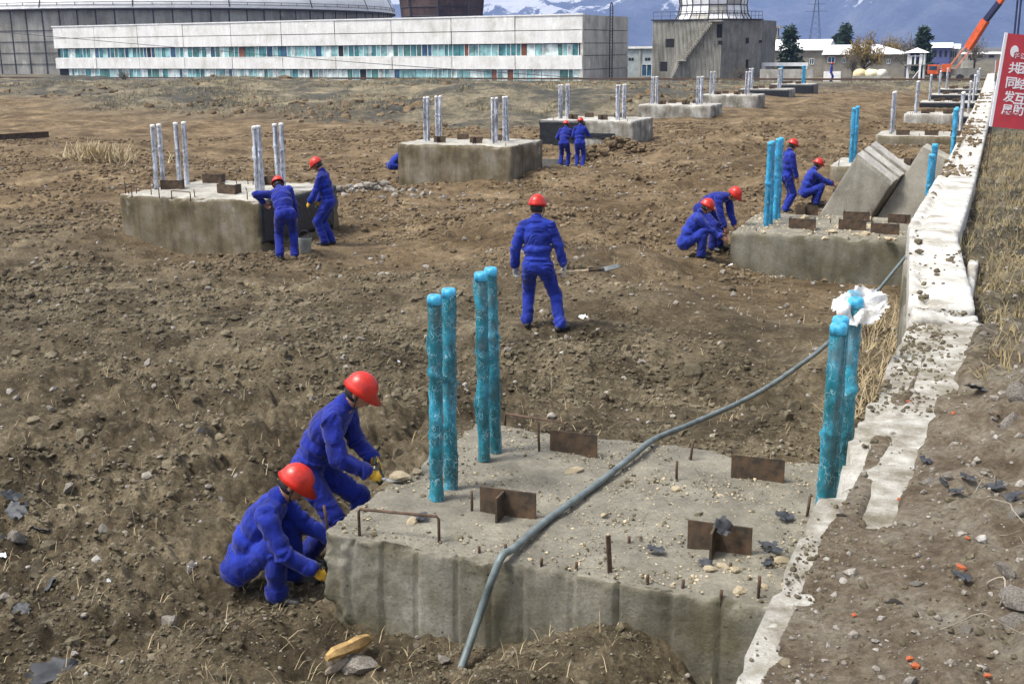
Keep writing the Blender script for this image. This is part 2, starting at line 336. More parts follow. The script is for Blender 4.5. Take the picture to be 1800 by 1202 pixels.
small = [rock_shape(i, 1, .75) for i in range(12)]           # 42 verts
def ico12(seed):
    r = np.random.default_rng(seed); t = (1 + 5 ** .5) / 2
    V = np.array([(-1, t, 0), (1, t, 0), (-1, -t, 0), (1, -t, 0), (0, -1, t), (0, 1, t), (0, -1, -t), (0, 1, -t), (t, 0, -1), (t, 0, 1), (-t, 0, -1), (-t, 0, 1)]) / 1.9
    F = np.array([(0, 11, 5), (0, 5, 1), (0, 1, 7), (0, 7, 10), (0, 10, 11), (1, 5, 9), (5, 11, 4), (11, 10, 2), (10, 7, 6), (7, 1, 8), (3, 9, 4), (3, 4, 2), (3, 2, 6), (3, 6, 8), (3, 8, 9), (4, 9, 5), (2, 4, 11), (6, 2, 10), (8, 6, 7), (9, 8, 1)])
    V = V * (1 + r.uniform(-.35, .35, (12, 1))) * np.array([1, 1, .7]); return V, F
chips = [ico12(i) for i in range(16)]
def in_view(x, y, z, m=60):
    v = np.stack([x, y, z], 1) - EYE; d = v @ CF; px = CX + FPX * (v @ CR) / d; py = CY - FPX * (v @ CU) / d
    return (d > .5) & (px > -m) & (px < 1800 + m) & (py > -m) & (py < 1202 + m)
def field(n, r0, r1, a0=-14, a1=52, bank=None):
    # even spread over angle and log distance, so near and far ground carry the same visible density
    th = np.radians(rng.uniform(a0, a1, n)); r = np.exp(rng.uniform(math.log(r0), math.log(r1), n))
    x, y = -np.sin(th) * r, np.cos(th) * r; dx = x - edge_x(y)
    k = (dx < -.02) if bank is False else ((dx > .04) if bank else np.ones(n, bool))
    x, y, r = x[k], y[k], r[k]; z = ground_z(x, y); k = in_view(x, y, z); return x[k], y[k], z[k], r[k]
BLOCKS = []   # footprints, filled below before scattering
# ------------------------------------------------------------------ materials of the site
MT['con_r'] = concrete('form_cast_concrete', (.185, .172, .13), (.075, .068, .046), (.33, .315, .265), .5, top=(.205, .19, .15), moss=.42)
MT['con_l'] = concrete('earth_stained_concrete', (.20, .165, .11), (.09, .07, .042), (.34, .31, .25), .6, top=(.38, .36, .31), moss=.35)
MT['con_g'] = concrete('lime_streaked_concrete', (.33, .31, .26), (.14, .125, .095), (.62, .61, .57), .6, top=(.42, .40, .36), moss=.1)
MT['con_slab'] = concrete('smooth_slab_concrete', (.23, .215, .175), (.16, .145, .115), (.29, .275, .235), .4, top=(.34, .32, .27), bmp=.004)
MT['con_wall'] = concrete('dirty_pale_concrete', (.50, .475, .42), (.20, .17, .125), (.70, .68, .63), .25, bmp=.012, scale=2.4, moss=.5)
MT['con_white'] = concrete('bleached_concrete', (.62, .60, .55), (.24, .21, .165), (.80, .79, .75), .12, bmp=.004, scale=1.5, moss=.4)
def bitumen():
    m, nt, b = newmat('bitumen'); co = coords(nt)
    nt.links.new(ramp(nt, tnoise(nt, co, 5, 5), [(.35, (.004, .005, .006)), (.7, (.016, .02, .022))]), b.inputs['Base Color'])
    b.inputs['Roughness'].default_value = .38; bump(nt, b, tnoise(nt, co, 9, 6, .7), .03); return m
MT['tar'] = bitumen()
MT['rust'] = simple('rusty_plate', (.13, .08, .045), .8, .2, .5, 9, .004, col2=(.035, .03, .022))
MT['rebar'] = simple('rusty_rebar', (.10, .062, .04), .85, .2, .4, 20, .002)
MT['steel'] = simple('galvanised_steel', (.16, .17, .17), .55, .4, .35, 12, .002)
def wrapmat(name, lo, mid, hi, alpha, glints):
    m, nt, b = newmat(name); oi = _n(nt, 'ShaderNodeObjectInfo'); va = _n(nt, 'ShaderNodeVectorMath', operation='MULTIPLY_ADD'); va.inputs[1].default_value = (37, 23, 51); nt.links.new(oi.outputs['Random'], va.inputs[0]); nt.links.new(coords(nt), va.inputs[2]); co = va.outputs[0]
    c = ramp(nt, tnoise(nt, co, 4.5, 5, .65, (1, 1, .55)), [(.3, lo), (.5, mid), (.72, hi)])
    if glints:                                # highlights on the bubble film, put into the colour as small pale arcs
        mp = _n(nt, 'ShaderNodeMapping'); mp.inputs['Scale'].default_value = (1, 1, .75); nt.links.new(co, mp.inputs[0])
        vo = _n(nt, 'ShaderNodeTexVoronoi'); vo.inputs['Scale'].default_value = 30; vo.inputs['Randomness'].default_value = .8; nt.links.new(mp.outputs[0], vo.inputs['Vector'])
        arc = ramp(nt, vo.outputs['Distance'], [(.44, 0.0), (.49, 1.0), (.53, 1.0), (.58, 0.0)])
        nz = ramp(nt, tnoise(nt, co, 13, 2), [(.46, 0.0), (.66, .5)]); arc = mixc(nt, 1.0, arc, nz, 'MULTIPLY')
        c = mixc(nt, arc, c, (.62, .78, .82))
    else:
        st = ramp(nt, tnoise(nt, co, 7, 3, .5, (3, 3, .12)), [(.45, 0.0), (.56, .9)]); c = mixc(nt, st, c, hi)
    nt.links.new(c, b.inputs['Base Color']); b.inputs['Roughness'].default_value = .22; b.inputs['Specular IOR Level'].default_value = .7; b.inputs['Sheen Weight'].default_value = .5; b.inputs['Sheen Tint'].default_value = (*hi, 1)
    tr = _n(nt, 'ShaderNodeBsdfTransparent'); mx = _n(nt, 'ShaderNodeMixShader')
    fa = ramp(nt, tnoise(nt, co, 6, 3), [(.35, alpha), (.6, 1.0)]); nt.links.new(fa, mx.inputs[0])
    nt.links.new(tr.outputs[0], mx.inputs[1]); nt.links.new(b.outputs[0], mx.inputs[2])
    out = [n for n in nt.nodes if n.type == 'OUTPUT_MATERIAL'][0]; nt.links.new(mx.outputs[0], out.inputs[0])
    bump(nt, b, tnoise(nt, co, 22, 4, .6, (1, 1, .6)), .012); return m
MT['wrap_blue'] = wrapmat('blue_film', (.006, .06, .06), (.015, .17, .22), (.07, .46, .66), .5, True)
MT['wrap_sky'] = wrapmat('sky_blue_film', (.01, .13, .22), (.02, .27, .48), (.06, .45, .75), .75, True)
MT['wrap_clear'] = wrapmat('clear_film', (.09, .10, .12), (.24, .26, .31), (.62, .65, .70), .45, False)
MT['bluecap'] = simple('blue_film_cap', (.06, .42, .66), .35, 0, .4, 18, .006)
MT['whitefilm'] = simple('white_film', (.72, .72, .70), .4, 0, .12, 10, .004)
# ------------------------------------------------------------------ foundations
def box_grid(w, d, z0, z1, res):
    nx, ny, nz = max(2, round(w / res)), max(2, round(d / res)), max(2, round((z1 - z0) / res))
    pts = []; F = []; off = 0
    def face(a, b, fn, flip):
        nonlocal off
        A, B = np.meshgrid(a, b, indexing='ij'); p = fn(A.ravel(), B.ravel()); n, m = len(a), len(b)
        i, j = np.meshgrid(np.arange(n - 1), np.arange(m - 1), indexing='ij'); q = np.stack([i * m + j, (i + 1) * m + j, (i + 1) * m + j + 1, i * m + j + 1], -1).reshape(-1, 4)
        F.append((q[:, ::-1] if flip else q) + off); pts.append(p); off += len(p)
    X, Y, Z = np.linspace(-w / 2, w / 2, nx + 1), np.linspace(-d / 2, d / 2, ny + 1), np.linspace(z0, z1, nz + 1)
    k = lambda v, a: np.full_like(a, v)
    face(X, Y, lambda a, b: np.stack([a, b, k(z1, a)], 1), False); face(X, Y, lambda a, b: np.stack([a, b, k(z0, a)], 1), True)
    face(X, Z, lambda a, b: np.stack([a, k(-d / 2, a), b], 1), False); face(X, Z, lambda a, b: np.stack([a, k(d / 2, a), b], 1), True)
    face(Y, Z, lambda a, b: np.stack([k(w / 2, a), a, b], 1), False); face(Y, Z, lambda a, b: np.stack([k(-w / 2, a), a, b], 1), True)
    V = np.vstack(pts); F = np.vstack(F)
    _, idx, inv = np.unique(np.round(V * 1e4).astype(np.int64), axis=0, return_index=True, return_inverse=True)
    return V[idx], inv.ravel()[F]
def weathered_box(w, d, z0, z1, res, seed, amp=.008, chip=.05, boards=None, toplump=.012, corner=0.0, rnd=.02):
    V, F = box_grid(w, d, z0, z1, res)
    lo = np.array([-w / 2, -d / 2, z0]); hi = np.array([w / 2, d / 2, z1])
    q = np.clip(V, lo + rnd, hi - rnd); dv = V - q; L = np.linalg.norm(dv, axis=1); L[L == 0] = 1; dn = dv / L[:, None]
    o = q + dn * rnd
    nz_ = noise3(V * 2.3 + seed * 3.7, seed) * .6 + noise3(V * 7 + seed, seed + 1) * .4 + noise3(V * 21, seed + 2) * .25
    o = o + dn * (amp * nz_)[:, None]
    dist = np.minimum(hi - V, V - lo); dist[:, 2] = hi[2] - V[:, 2]
    sd_ = np.sort(dist, 1); wgt = np.exp(-sd_[:, 1] / (chip * 1.1)) * (sd_[:, 0] < 1e-4)
    cn = np.maximum(0, noise3(V * 3.1 + seed, seed + 5) * .7 + noise3(V * 9, seed + 6) * .5 + .15) + .25 * np.abs(noise3(V * 26, seed + 7))
    mv = (wgt * cn * chip)[:, None] * np.where(dist < chip * 3, -np.sign(V - (lo + hi) / 2), 0)
    o = o + mv
    if corner:
        dd = np.hypot(V[:, 0] - lo[0], V[:, 1] - lo[1]); cw = np.exp(-dd / (corner * 1.6)) * np.maximum(0, .35 + noise3(V * np.array([1, 1, 4.0]), 77) + .4 * noise3(V * 13, 78))
        o[:, 0] += cw * corner; o[:, 1] += cw * corner * .7
    up = V[:, 2] > z1 - 1e-4
    o[up, 2] += toplump * (noise3(V[up] * 3, seed + 8) + .8 * noise3(V[up] * 9, seed + 9) + .6 * np.abs(noise3(V[up] * 24, seed + 10)))
    if boards is not None:
        fr = V[:, 1] < lo[1] + 1e-4
        bi = np.searchsorted(boards, V[:, 0]); r = np.random.default_rng(seed); offs = r.uniform(-.014, .014, len(boards) + 1)
        gd = np.min(np.abs(V[:, 0][:, None] - np.asarray(boards)[None, :]), 1); o[fr, 1] += (offs[bi] + .024 * np.exp(-(gd / .014) ** 2))[fr]
    return o, F
def wrap_mesh(seed, h, mat, capmat, r=.052, band=True):
    n, m = 18, 64; V = []; rr = np.random.default_rng(seed); ph = rr.uniform(0, 6)
    zb = h * rr.uniform(.5, .65)
    for i in range(m + 1):
        z = h * i / m
        for k in range(n):
            a = 2 * math.pi * k / n
            V.append((math.cos(a), math.sin(a), z))
    V = np.array(V); z = V[:, 2].copy(); c = V.copy(); c[:, 2] *= 3.0
    ang = np.arctan2(V[:, 1], V[:, 0])
    rad = r * (1 + .10 * noise3(c * 1.5 + seed, seed) + .13 * noise3(np.stack([V[:, 0] * 2, V[:, 1] * 2, z * 14], 1) + seed, seed + 1) + .05 * np.sin(ang * 2 + z * 9 + ph) * np.abs(noise3(c + 9, seed + 3)))
    rad = rad + r * .38 * np.exp(-((z - zb - .035 * np.sin(ang + ph)) / .022) ** 2) + r * .2 * np.exp(-((z - zb * .55 - .03 * np.sin(ang * 1.0 - ph)) / .02) ** 2)
    fl = np.exp(-((ang - ph % 3) / .25) ** 2) * np.clip(noise3(np.stack([z * 4, z * 0, z * 0 + seed], 1), seed + 4) * 1.5, 0, 1); rad = rad + fl * .028
    rad[z > h - .01] *= .9
    V[:, 0] *= rad; V[:, 1] *= rad
    F = [(i * n + k, i * n + (k + 1) % n, (i + 1) * n + (k + 1) % n, (i + 1) * n + k) for i in range(m) for k in range(n)] + [tuple(m * n + k for k in range(n))]
    return mesh_np('plastic_wrap', V, F, mat)
WRAP = {}
def get_wrap(kind, i, h):
    key = (kind, i)
    if key not in WRAP: WRAP[key] = wrap_mesh(i * 3 + len(kind), 1.58, MT['wrap_' + kind], None)
    return WRAP[key]
ROD = mesh_np('anchor_bolt', *(lambda b: (b.v, b.f))(MB().tube([(0, 0, -.1), (0, 0, 1.56)], .040, 12)), MT['steel'])
def cap_mesh(mat):
    b = MB(); b.tube([(0, 0, 0), (0, 0, .05), (0, 0, .068), (0, 0, .075)], [.056, .057, .047, .02], 14); return mesh_np('film_cap', b.v, b.f, mat)
CAPS = {'blue': cap_mesh(MT['bluecap']), 'sky': cap_mesh(MT['bluecap']), 'clear': cap_mesh(MT['whitefilm'])}
def plate_mesh(l, h, dpt, off):
    b = MB(); b.box((0, 0, h / 2 - .04), (l, .014, h)); b.box((off, -dpt / 2 - .008, h / 2 - .05), (.016, dpt, h)); return mesh_np('shear_plate', b.v, b.f, MT['rust'], False)
PLATE = [plate_mesh(.44, .24, .16, -.03), plate_mesh(.42, .22, .02, .1)]
def plate_back(l, h, dpt): 
    b = MB(); b.box((0, 0, h / 2 - .04), (l, .014, h)); b.box((.06, dpt / 2 + .008, h / 2 - .05), (.016, dpt, h)); return mesh_np('shear_plate', b.v, b.f, MT['rust'], False)
PLATE.append(plate_back(.42, .23, .16))
def box_plate():
    b = MB(); b.box((0, 0, .07), (.5, .014, .26)); b.box((-.25, .13, .07), (.014, .24, .26)); b.box((.2, .13, .07), (.014, .24, .26)); return mesh_np('shear_plate', b.v, b.f, MT['rust'], False)
PLATE.append(box_plate())
REB = {h: mesh_np('rebar_stub', *(lambda b: (b.v, b.f))(MB().tube([(0, 0, -.06), (0.004, 0, h * .5), (0.008, .004, h)], .011, 7)), MT['rebar']) for h in (.05, .08, .16, .28)}
REB['bar'] = mesh_np('rebar_stub', *(lambda b: (b.v, b.f))(MB().box((0, 0, .1), (.032, .012, .32))), MT['rebar'], False)
def block(name_label, x0, x1, y0, y1, zt, zb, mat, bolts, plates, rebars, loops=(), res=.06, seed=1, boards=None, wrap='blue', corner=0.0, amp=.01, chip=.05, group=None, boltz=None):
    cx, cy = (x0 + x1) / 2, (y0 + y1) / 2
    t = thing('foundation_block', name_label, 'foundation', (cx, cy, zb), 0, 'concrete column foundations in two rows')
    V, F = weathered_box(x1 - x0, y1 - y0, 0, zt - zb, res, seed, amp, chip, boards, corner=corner)
    link('concrete_body', mesh_np('concrete_body', V, F, mat), t)
    H = zt - zb
    for i, bt in enumerate(bolts):
        bx, by = bt[0], bt[1]; bo = link('anchor_bolt', ROD, t); bo.location = (bx - cx, by - cy, H)
        r = random.Random(seed * 50 + i); bo.rotation_euler = (r.uniform(-.012, .012), r.uniform(-.014, .02), 0); k = bt[2] if len(bt) > 2 else 1.0; bo.scale = (1, 1, k)
        wp = link('plastic_wrap', get_wrap(wrap, (seed + i) % 5, 0), bo); wp.rotation_euler = (0, 0, r.uniform(0, 6))
        cp = link('film_cap', CAPS[wrap], bo); cp.location = (0, 0, 1.54)
    for px_, py_, kind, rz in plates:
        p = link('shear_plate', PLATE[kind], t); p.location = (px_ - cx, py_ - cy, H); p.rotation_euler = (0, 0, rz)
    for rx, ry, h in rebars:
        p = link('rebar_stub', REB[h], t); p.location = (rx - cx, ry - cy, H); p.rotation_euler = (random.uniform(-.08, .08), random.uniform(-.08, .08), random.uniform(0, 6))
    for pts in loops:
        MB().tube([(a - cx, b - cy, c - zb) for a, b, c in pts], .011, 7).build('lifting_loop', MT['rebar'], t, True)
    return t
def pz(l, z): return [tuple(P(x, y, z)[:2]) for x, y in l]
# the near foundation on the right, with its rods, plates, stubs and loops where the photograph shows them
ZR, ZL = .65, 1.05
b1 = [(-3.69, 7.57), (-3.69, 7.82), (-3.70, 8.52), (-3.69, 8.74), (-.82, 7.62), (-.81, 7.84), (-.80, 8.5), (-.8, 8.74)]
pl = pz([(893, 905), (1008, 797), (1331, 843), (1264, 968)], ZR)
plates1 = [(*pl[0], 0, .03), (*pl[1], 2, .02), (*pl[2], 2, .03), (*pl[3], 0, .03)]
rb = pz([(948, 795), (1189, 842), (1214, 807), (1418, 908), (830, 898)], ZR); rebars1 = [(*p, h) for p, h in zip(rb, (.28, .16, .16, .16, .16))]
rebars1 += [(*p, .05) for p in pz([(842, 972), (952, 992), (1012, 1000), (1137, 1022), (1267, 1050), (1200, 1032), (890, 968), (1285, 1000), (1105, 955)], ZR)]
rebars1 += [(*P(1072, 1005, ZR)[:2], 'bar'), (*P(1333, 1052, ZR)[:2], .16), (*P(575, 925, ZR)[:2], .16)]
def loop_pts(a, b, h, z):
    a = P(*a, z); b = P(*b, z); return [(a[0], a[1], z - .05), (a[0], a[1], z + h - .02), (a[0] + .02 * (b[0] - a[0]), a[1] + .02 * (b[1] - a[1]), z + h), (b[0] - .02 * (b[0] - a[0]), b[1] - .02 * (b[1] - a[1]), z + h), (b[0], b[1], z + h - .02), (b[0], b[1], z - .05)]
boards1 = np.array([P(x, 1000, ZR)[0] for x in (617, 682, 750, 890, 950, 1010, 1100, 1200, 1278)]); 
_l, _r = P(562, 935, ZR), P(1350, 1068, ZR)
boards1 = np.array([_l[0] + (_r[0] - _l[0]) * (x - 562) / (1350 - 562) for x in (617, 682, 750, 826, 890, 946, 1035, 1110, 1198, 1278)]) - (-4.21 - .45) / 2
near_block = block('moss stained concrete foundation crossed by a grey hose, tall blue wrapped rods on it', -4.21, -.45, 6.70, 9.45, ZR, -.75, MT['con_r'], b1, plates1, rebars1,
      [loop_pts((632, 938), (772, 952), .19, ZR), loop_pts((888, 745), (992, 762), .10, ZR)], res=.021, seed=3, boards=boards1, corner=.15, amp=.008, chip=.075)
R = np.random.default_rng(3)
def extras(x0, x1, y0, y1, n):
    pl = [(x0 + (x1 - x0) * a, y0 + (y1 - y0) * b, k, R.uniform(-.06, .06)) for a, b, k in ((.3, .25, 0), (.62, .25, 0), (.36, .72, 2), (.68, .74, 2))]
    rb = [(R.uniform(x0 + .15, x1 - .15), y0 + R.choice([.1, .18]), R.choice([.08, .16])) for _ in range(n)] + [(R.uniform(x0 + .15, x1 - .15), R.uniform(y0 + .2, y1 - .15), R.choice([.08, .16, .28])) for _ in range(n)]
    rb = [(a, b, float(h)) for a, b, h in rb]; return pl, rb
def bolts8(xa, xb, y0): return [(xx, y0 + d) for xx in (xa, xb) for d in (.86, 1.12, 1.8, 2.05)]
# right row behind it
pl2 = [(*p, k, r) for p, k, r in zip(pz([(1410, 403), (1498, 405), (1555, 412), (1418, 378), (1505, 390), (1580, 393)], ZR), (3, 3, 3, 0, 3, 1), (0, .03, -.04, .02, .02, 0))]
rightrow = [
 ('brown concrete foundation with two workers crouching at its corner, open steel boxes on top', -4.33, -.6, 21.7, 24.6, [(-3.82, 22.6), (-3.8, 22.9), (-3.80, 23.5), (-3.8, 23.8), (-.93, 22.7, .9), (-.9, 23.0)], 'sky', 'con_r', pl2),
 ('foundation half hidden behind the two tilted slabs', -4.2, -.6, 35.2, 38.0, None, 'sky', 'con_l', None),
 ('plain grey foundation behind the tilted slabs, three plates along its front edge', -4.05, -.7, 48.0, 50.8, None, 'clear', 'con_l', None),
 ('grey foundation between the plain one and the first tarred one of the wall row', -4.03, -.7, 63.4, 66.2, None, 'clear', 'con_g', None),
 ('tarred black foundation beside the beam wall, first of three', -4.05, -.7, 77.6, 80.4, None, 'clear', 'con_g', None),
 ('tarred black foundation beside the beam wall, second of three', -4.0, -.7, 90.0, 92.8, None, 'clear', 'con_g', None),
 ('tarred black foundation beside the beam wall, last of three, toward the crane', -3.9, -.7, 101.2, 104, None, 'clear', 'con_g', None)]
BT = []
for i, (lb, x0, x1, y0, y1, bt, wr, cm, pls) in enumerate(rightrow):
    p_, r_ = extras(x0, x1, y0, y1, 4)
    if pls: p_ = pls
    if i == 2: p_ = [(x0 + a, y0 + .3, 3, 0) for a in (1.0, 2.05, 3.0)]
    if bt is None: bt = bolts8(x0 + .5, x1 - .3, y0)
    BT.append(block(lb, x0, x1, y0, y1, ZR, -.8, MT[cm], bt, p_, r_, res=.07 if i < 1 else .14, seed=20 + i, wrap=wr))
leftrow = [
 ('earth stained foundation with eight film wrapped rods, two workers tarring its side', -17.2, -13.65, 20.1, 23.3, 'clear', 'con_l'),
 ('rough brown foundation with a worker stooping behind its corner', -17.9, -13.85, 34.4, 37.2, 'clear', 'con_l'),
 ('half tarred foundation with two workers brushing its black face', -17.95, -13.75, 47.8, 50.9, 'clear', 'con_g'),
 ('pale lime streaked wide foundation beyond the half tarred one', -17.7, -13.6, 62.0, 64.8, 'clear', 'con_g'),
 ('streaked foundation next to the first fully tarred block', -17.6, -13.7, 76.0, 78.6, 'clear', 'con_g'),
 ('black tarred foundation with a grey end face and clear wrapped rods', -17.2, -13.5, 87.3, 90.1, 'clear', 'con_g'),
 ('black tarred foundation with blue wrapped rods by the rails', -17.0, -13.55, 99.6, 102.6, 'sky', 'con_g')]
LT = []
for i, (lb, x0, x1, y0, y1, wr, cm) in enumerate(leftrow):
    p_, r_ = extras(x0, x1, y0, y1, 5)
    lp = []
    if i == 0:
        bt = [(X_, float(DX(px, 278, X_)[1]), .88) for X_, l_ in ((-16.95, (271, 284, 313, 325)), (-14.45, (449, 458, 487, 496))) for px in l_]
        lp = [loop_pts((232, 343), (280, 345), .16, ZL), loop_pts((302, 347), (335, 350), .14, ZL)]
        p_ = [(*P(x, y, ZL)[:2], k, r) for x, y, k, r in ((302, 333, 3, .3), (398, 341, 3, -.1), (373, 322, 3, .1), (470, 325, 0, 0))]
        r_ = [(-17.1, 20.2, .28)] + r_
    else: bt = [(a, b, .9) for a, b in bolts8(x0 + .6, x1 - 1.0, y0)]
    LT.append(block(lb, x0, x1, y0, y1, ZL, -1.0, MT[cm], bt, p_, r_, lp, res=.06 if i < 1 else .12, seed=40 + i, wrap=wr, chip=.07, amp=.014))
def coat(t, face, a0, a1, z0, z1, W, Dp, seed=0, ragged=.12):
    # bitumen brushed on a side of a foundation: thin sheet with a ragged border standing 6 mm proud
    n, m = 28, 14; V = []; F = []
    for s_ in (0, 1):
        for i in range(n + 1):
            for j in range(m + 1):
                u, v = i / n, j / m; ed = ragged
                a = a0 + (a1 - a0) * u; z = z0 + (z1 - z0) * v
                if j == 0 or i in (0, n): pass
                q = np.array([[a * 3, z * 3, seed * 5.0]])
                if j == 0: z += ed * float(noise3(q * 1.7, seed)[0])
                if i == n: a += ed * float(noise3(q, seed + 1)[0])
                if i == 0: a += ed * float(noise3(q, seed + 2)[0]) * .3
                o_ = .030 + .006 * float(noise3(q * 4, seed + 3)[0]) - s_ * .05
                if face == 'front': V.append((a, -Dp / 2 - o_, z))
                else: V.append((W / 2 + o_, a, z))
    k = (n + 1) * (m + 1)
    for i in range(n):
        for j in range(m):
            q = i * (m + 1) + j; f = (q, q + m + 1, q + m + 2, q + 1); F.append(f); F.append(tuple(k + c for c in f[::-1]))
    for i in range(n):
        for j in (0, m):
            q = i * (m + 1) + j; F.append((q, k + q, k + q + m + 1, q + m + 1) if j == 0 else (q, q + m + 1, k + q + m + 1, k + q))
    for j in range(m):
        for i in (0, n):
            q = i * (m + 1) + j; F.append((q, q + 1, k + q + 1, k + q))
    link('bitumen_coat', mesh_np('bitumen_coat', V, F, MT['tar']), t)
H1 = ZL + 1.0
coat(LT[0], 'side', -1.58, 1.3, H1 - .9, H1 - .04, 3.55, 3.2, 1)
coat(LT[2], 'front', -2.1, .0, .4, H1 - .02, 4.2, 3.1, 2)
coat(LT[2], 'front', -.4, 1.3, H1 - .75, H1 - .52, 4.2, 3.1, 3, .04)
coat(LT[5], 'front', -1.85, 1.8, .2, H1 - .02, 3.7, 2.8, 4, .05); coat(LT[6], 'front', -1.72, 1.72, .2, H1 - .02, 3.45, 3.0, 5, .05)
coat(LT[6], 'side', -1.5, 1.5, .2, H1 - .02, 3.45, 3.0, 6, .05)
HR = ZR + .8
for k_, s_ in ((4, 7), (5, 8), (6, 9)):
    x0, x1, y0, y1 = rightrow[k_][1:5]; coat(BT[k_], 'front', -(x1 - x0) / 2, (x1 - x0) / 2, .3, HR - .03, x1 - x0, y1 - y0, s_, .05)
coat(BT[3], 'front', .75, 1.6, .5, HR - .08, 3.33, 2.8, 11, .15)
# ------------------------------------------------------------------ the wall on the right and the beams lying on it
def wall_mesh(y0, y1, zt, zb, wd, res, seed):
    n = int((y1 - y0) / res); prof = []
    m = 14
    V = []; F = []
    for i in range(n + 1):
        y = y0 + (y1 - y0) * i / n; e = float(edge_x(y))
        for j in range(m):
            if j < 7: p = (e, y, zb + (zt - zb) * (j / 6)); 
            else: p = (e + wd * (j - 6) / 7, y, zt)
            V.append(p)
    V = np.array(V); nn = noise3(V * 3 + seed, seed) * .7 + noise3(V * 11, seed + 1) * .4
    side = np.tile(np.arange(m) < 6, n + 1); cor = np.tile(np.arange(m) == 6, n + 1)
    V[side, 0] += .02 * nn[side]; V[~side & ~cor, 2] += .008 * nn[~side & ~cor]
    n2 = noise3(V * 1.3 + seed, seed + 3) * .8 + noise3(V * 5, seed + 4) * .5 + noise3(V * 19, seed + 5) * .2; ch = np.maximum(0, n2 + .05) * .085; V[cor, 0] += ch[cor]; V[cor, 2] -= ch[cor] * .8
    for i in range(n):
        for j in range(m - 1):
            q = i * m + j; F.append((q, q + 1, q + m + 1, q + m))
    return V, np.array(F)
V, F = wall_mesh(-6, 10.0, 1.80, -.8, 1.3, .045, 5)
wall = tag(link('retaining_wall', mesh_np('retaining_wall', V, F, MT['con_wall'])), 'crumbling pale concrete wall edge running beside the foundations, rubble lying on top', 'wall')
V, F = wall_mesh(10.0, 112, 1.38, -.8, .7, .15, 6)
tag(link('retaining_wall', mesh_np('retaining_wall', V, F, MT['con_r'])), 'dark stained lower wall carrying the row of bleached concrete beams', 'wall')
def beam(a, b, wd, h, zt, label, seed, tilt=0.0):
    a = np.array(a); b = np.array(b); L = float(np.linalg.norm(b - a)); ang = math.atan2(b[1] - a[1], b[0] - a[0]) - math.pi / 2
    V, F = weathered_box(wd, L, 0, h, .05 if a[1] < 22 else .12, seed, .0015, .012, toplump=.001, rnd=.006)
    c = (a + b) / 2
    # shallow groove along the left third, as on a channel beam
    g = np.exp(-((V[:, 0] + wd * .27 + .012 * noise3(V * 2, seed)) / .026) ** 2) * (V[:, 2] > h - .05); V[:, 2] -= .06 * g
    o = link('concrete_beam', mesh_np('concrete_beam', V, F, MT['con_white'])); o.location = (c[0], c[1], zt - h); o.rotation_euler = (0, tilt, ang)
    return tag(o, label, 'beam', 'bleached concrete beams laid along the wall')
ex = lambda y: float(edge_x(y))
beam((-.50 + .26, 10.45), (-.82 + .30, 15.0), .54, .42, 1.84, 'bleached white concrete beam with a broken end, nearest the crumbling wall edge', 1)
beam((-.82 + .31, 15.05), (-.73 + .31, 21.3), .62, .42, 1.86, 'bleached white concrete beam beside the blue wrapped rods of the slab foundation', 2)
beam((-.72 + .3, 21.6), (-.63 + .3, 33.6), .60, .36, 1.80, 'dirt covered concrete beam past the red banner', 3)
for k_, (ya, yb, lb) in enumerate(((34, 47, 'third long beam on the wall, cracked, white with dirt'), (47.4, 61, 'white beam on the wall beyond the cracked one'), (61.5, 76, 'white rubble topped beam farther along the wall'), (76.5, 104, 'farthest beam on the wall, toward the crane'))):
    beam((ex(ya) + .32, ya), (ex(yb) + .34, yb), .62, .4, 1.84, lb, 4 + k_)
# broken lump between wall and beam, and the narrow lower beam to the right
V, F = weathered_box(.62, .34, 0, .30, .03, 61, .03, .10); o = link('broken_beam_end', mesh_np('broken_beam_end', V, F, MT['con_white'])); o.location = (-.2, 10.1, 1.55); o.rotation_euler = (.12, .08, .25)
tag(o, 'broken concrete lump wedged in the gap at the end of the white beam', 'concrete lump')
ka, kb = P(1712, 455, 1.72), P(1686, 610, 1.70); kd = kb - ka; V, F = weathered_box(.10, float(np.linalg.norm(kd[:2])), 0, .3, .03, 62, .008, .03, rnd=.008); o = link('concrete_kerb', mesh_np('concrete_kerb', V, F, MT['con_white'])); o.location = ((ka[0] + kb[0]) / 2, (ka[1] + kb[1]) / 2, 1.42); o.rotation_euler = (0, 0, math.atan2(kd[1], kd[0]) + math.pi / 2)
tag(o, 'narrow bleached concrete kerb along the grass side of the beam', 'kerb')
# ------------------------------------------------------------------ two precast slabs tipped against each other
def slab(o, a, b, c, name, label, ribs):
    o, a, b, c = map(np.array, (o, a, b, c)); V, F = weathered_box(1, 1, 0, 1, .04, int(abs(o[0] * 100)), .004, .02, toplump=.004, rnd=.008)
    W = o + np.outer(V[:, 0] + .5, a) + np.outer(V[:, 1] + .5, c) + np.outer(V[:, 2], b)
    t = thing(name, label, 'slab', tuple(o + b + a / 2)); off = np.array(t.location)
    link('slab_body', mesh_np('slab_body', W - off, F, MT['con_slab']), t)
    for f0, f1, pr in ribs:
        m = MB(); m.hexa(o - off + c * f0 - b * pr - a * .002, a * 1.004, b * pr * 1.02, c * (f1 - f0)); m.build('top_rib', MT['con_g'], t)
    return t
Y0 = 27.2
TL, TR, BL = D(1503, 277, Y0), D(1566, 326, Y0 - .15), D(1440, 377, Y0 - .5)
slab(TL, TR - TL, (BL - TL) * 1.25, np.array([.30, .95, .22]), 'ribbed_slab', 'thick grey slab with ribbed edge, tipped on its corner behind the open steel boxes', [(.0, .28, .05), (.38, .62, .05), (.76, 1.0, .05)])
TL, TR, BL = D(1622, 258, Y0 + .9), D(1688, 292, Y0 + .8), D(1536, 390, Y0 - .2)
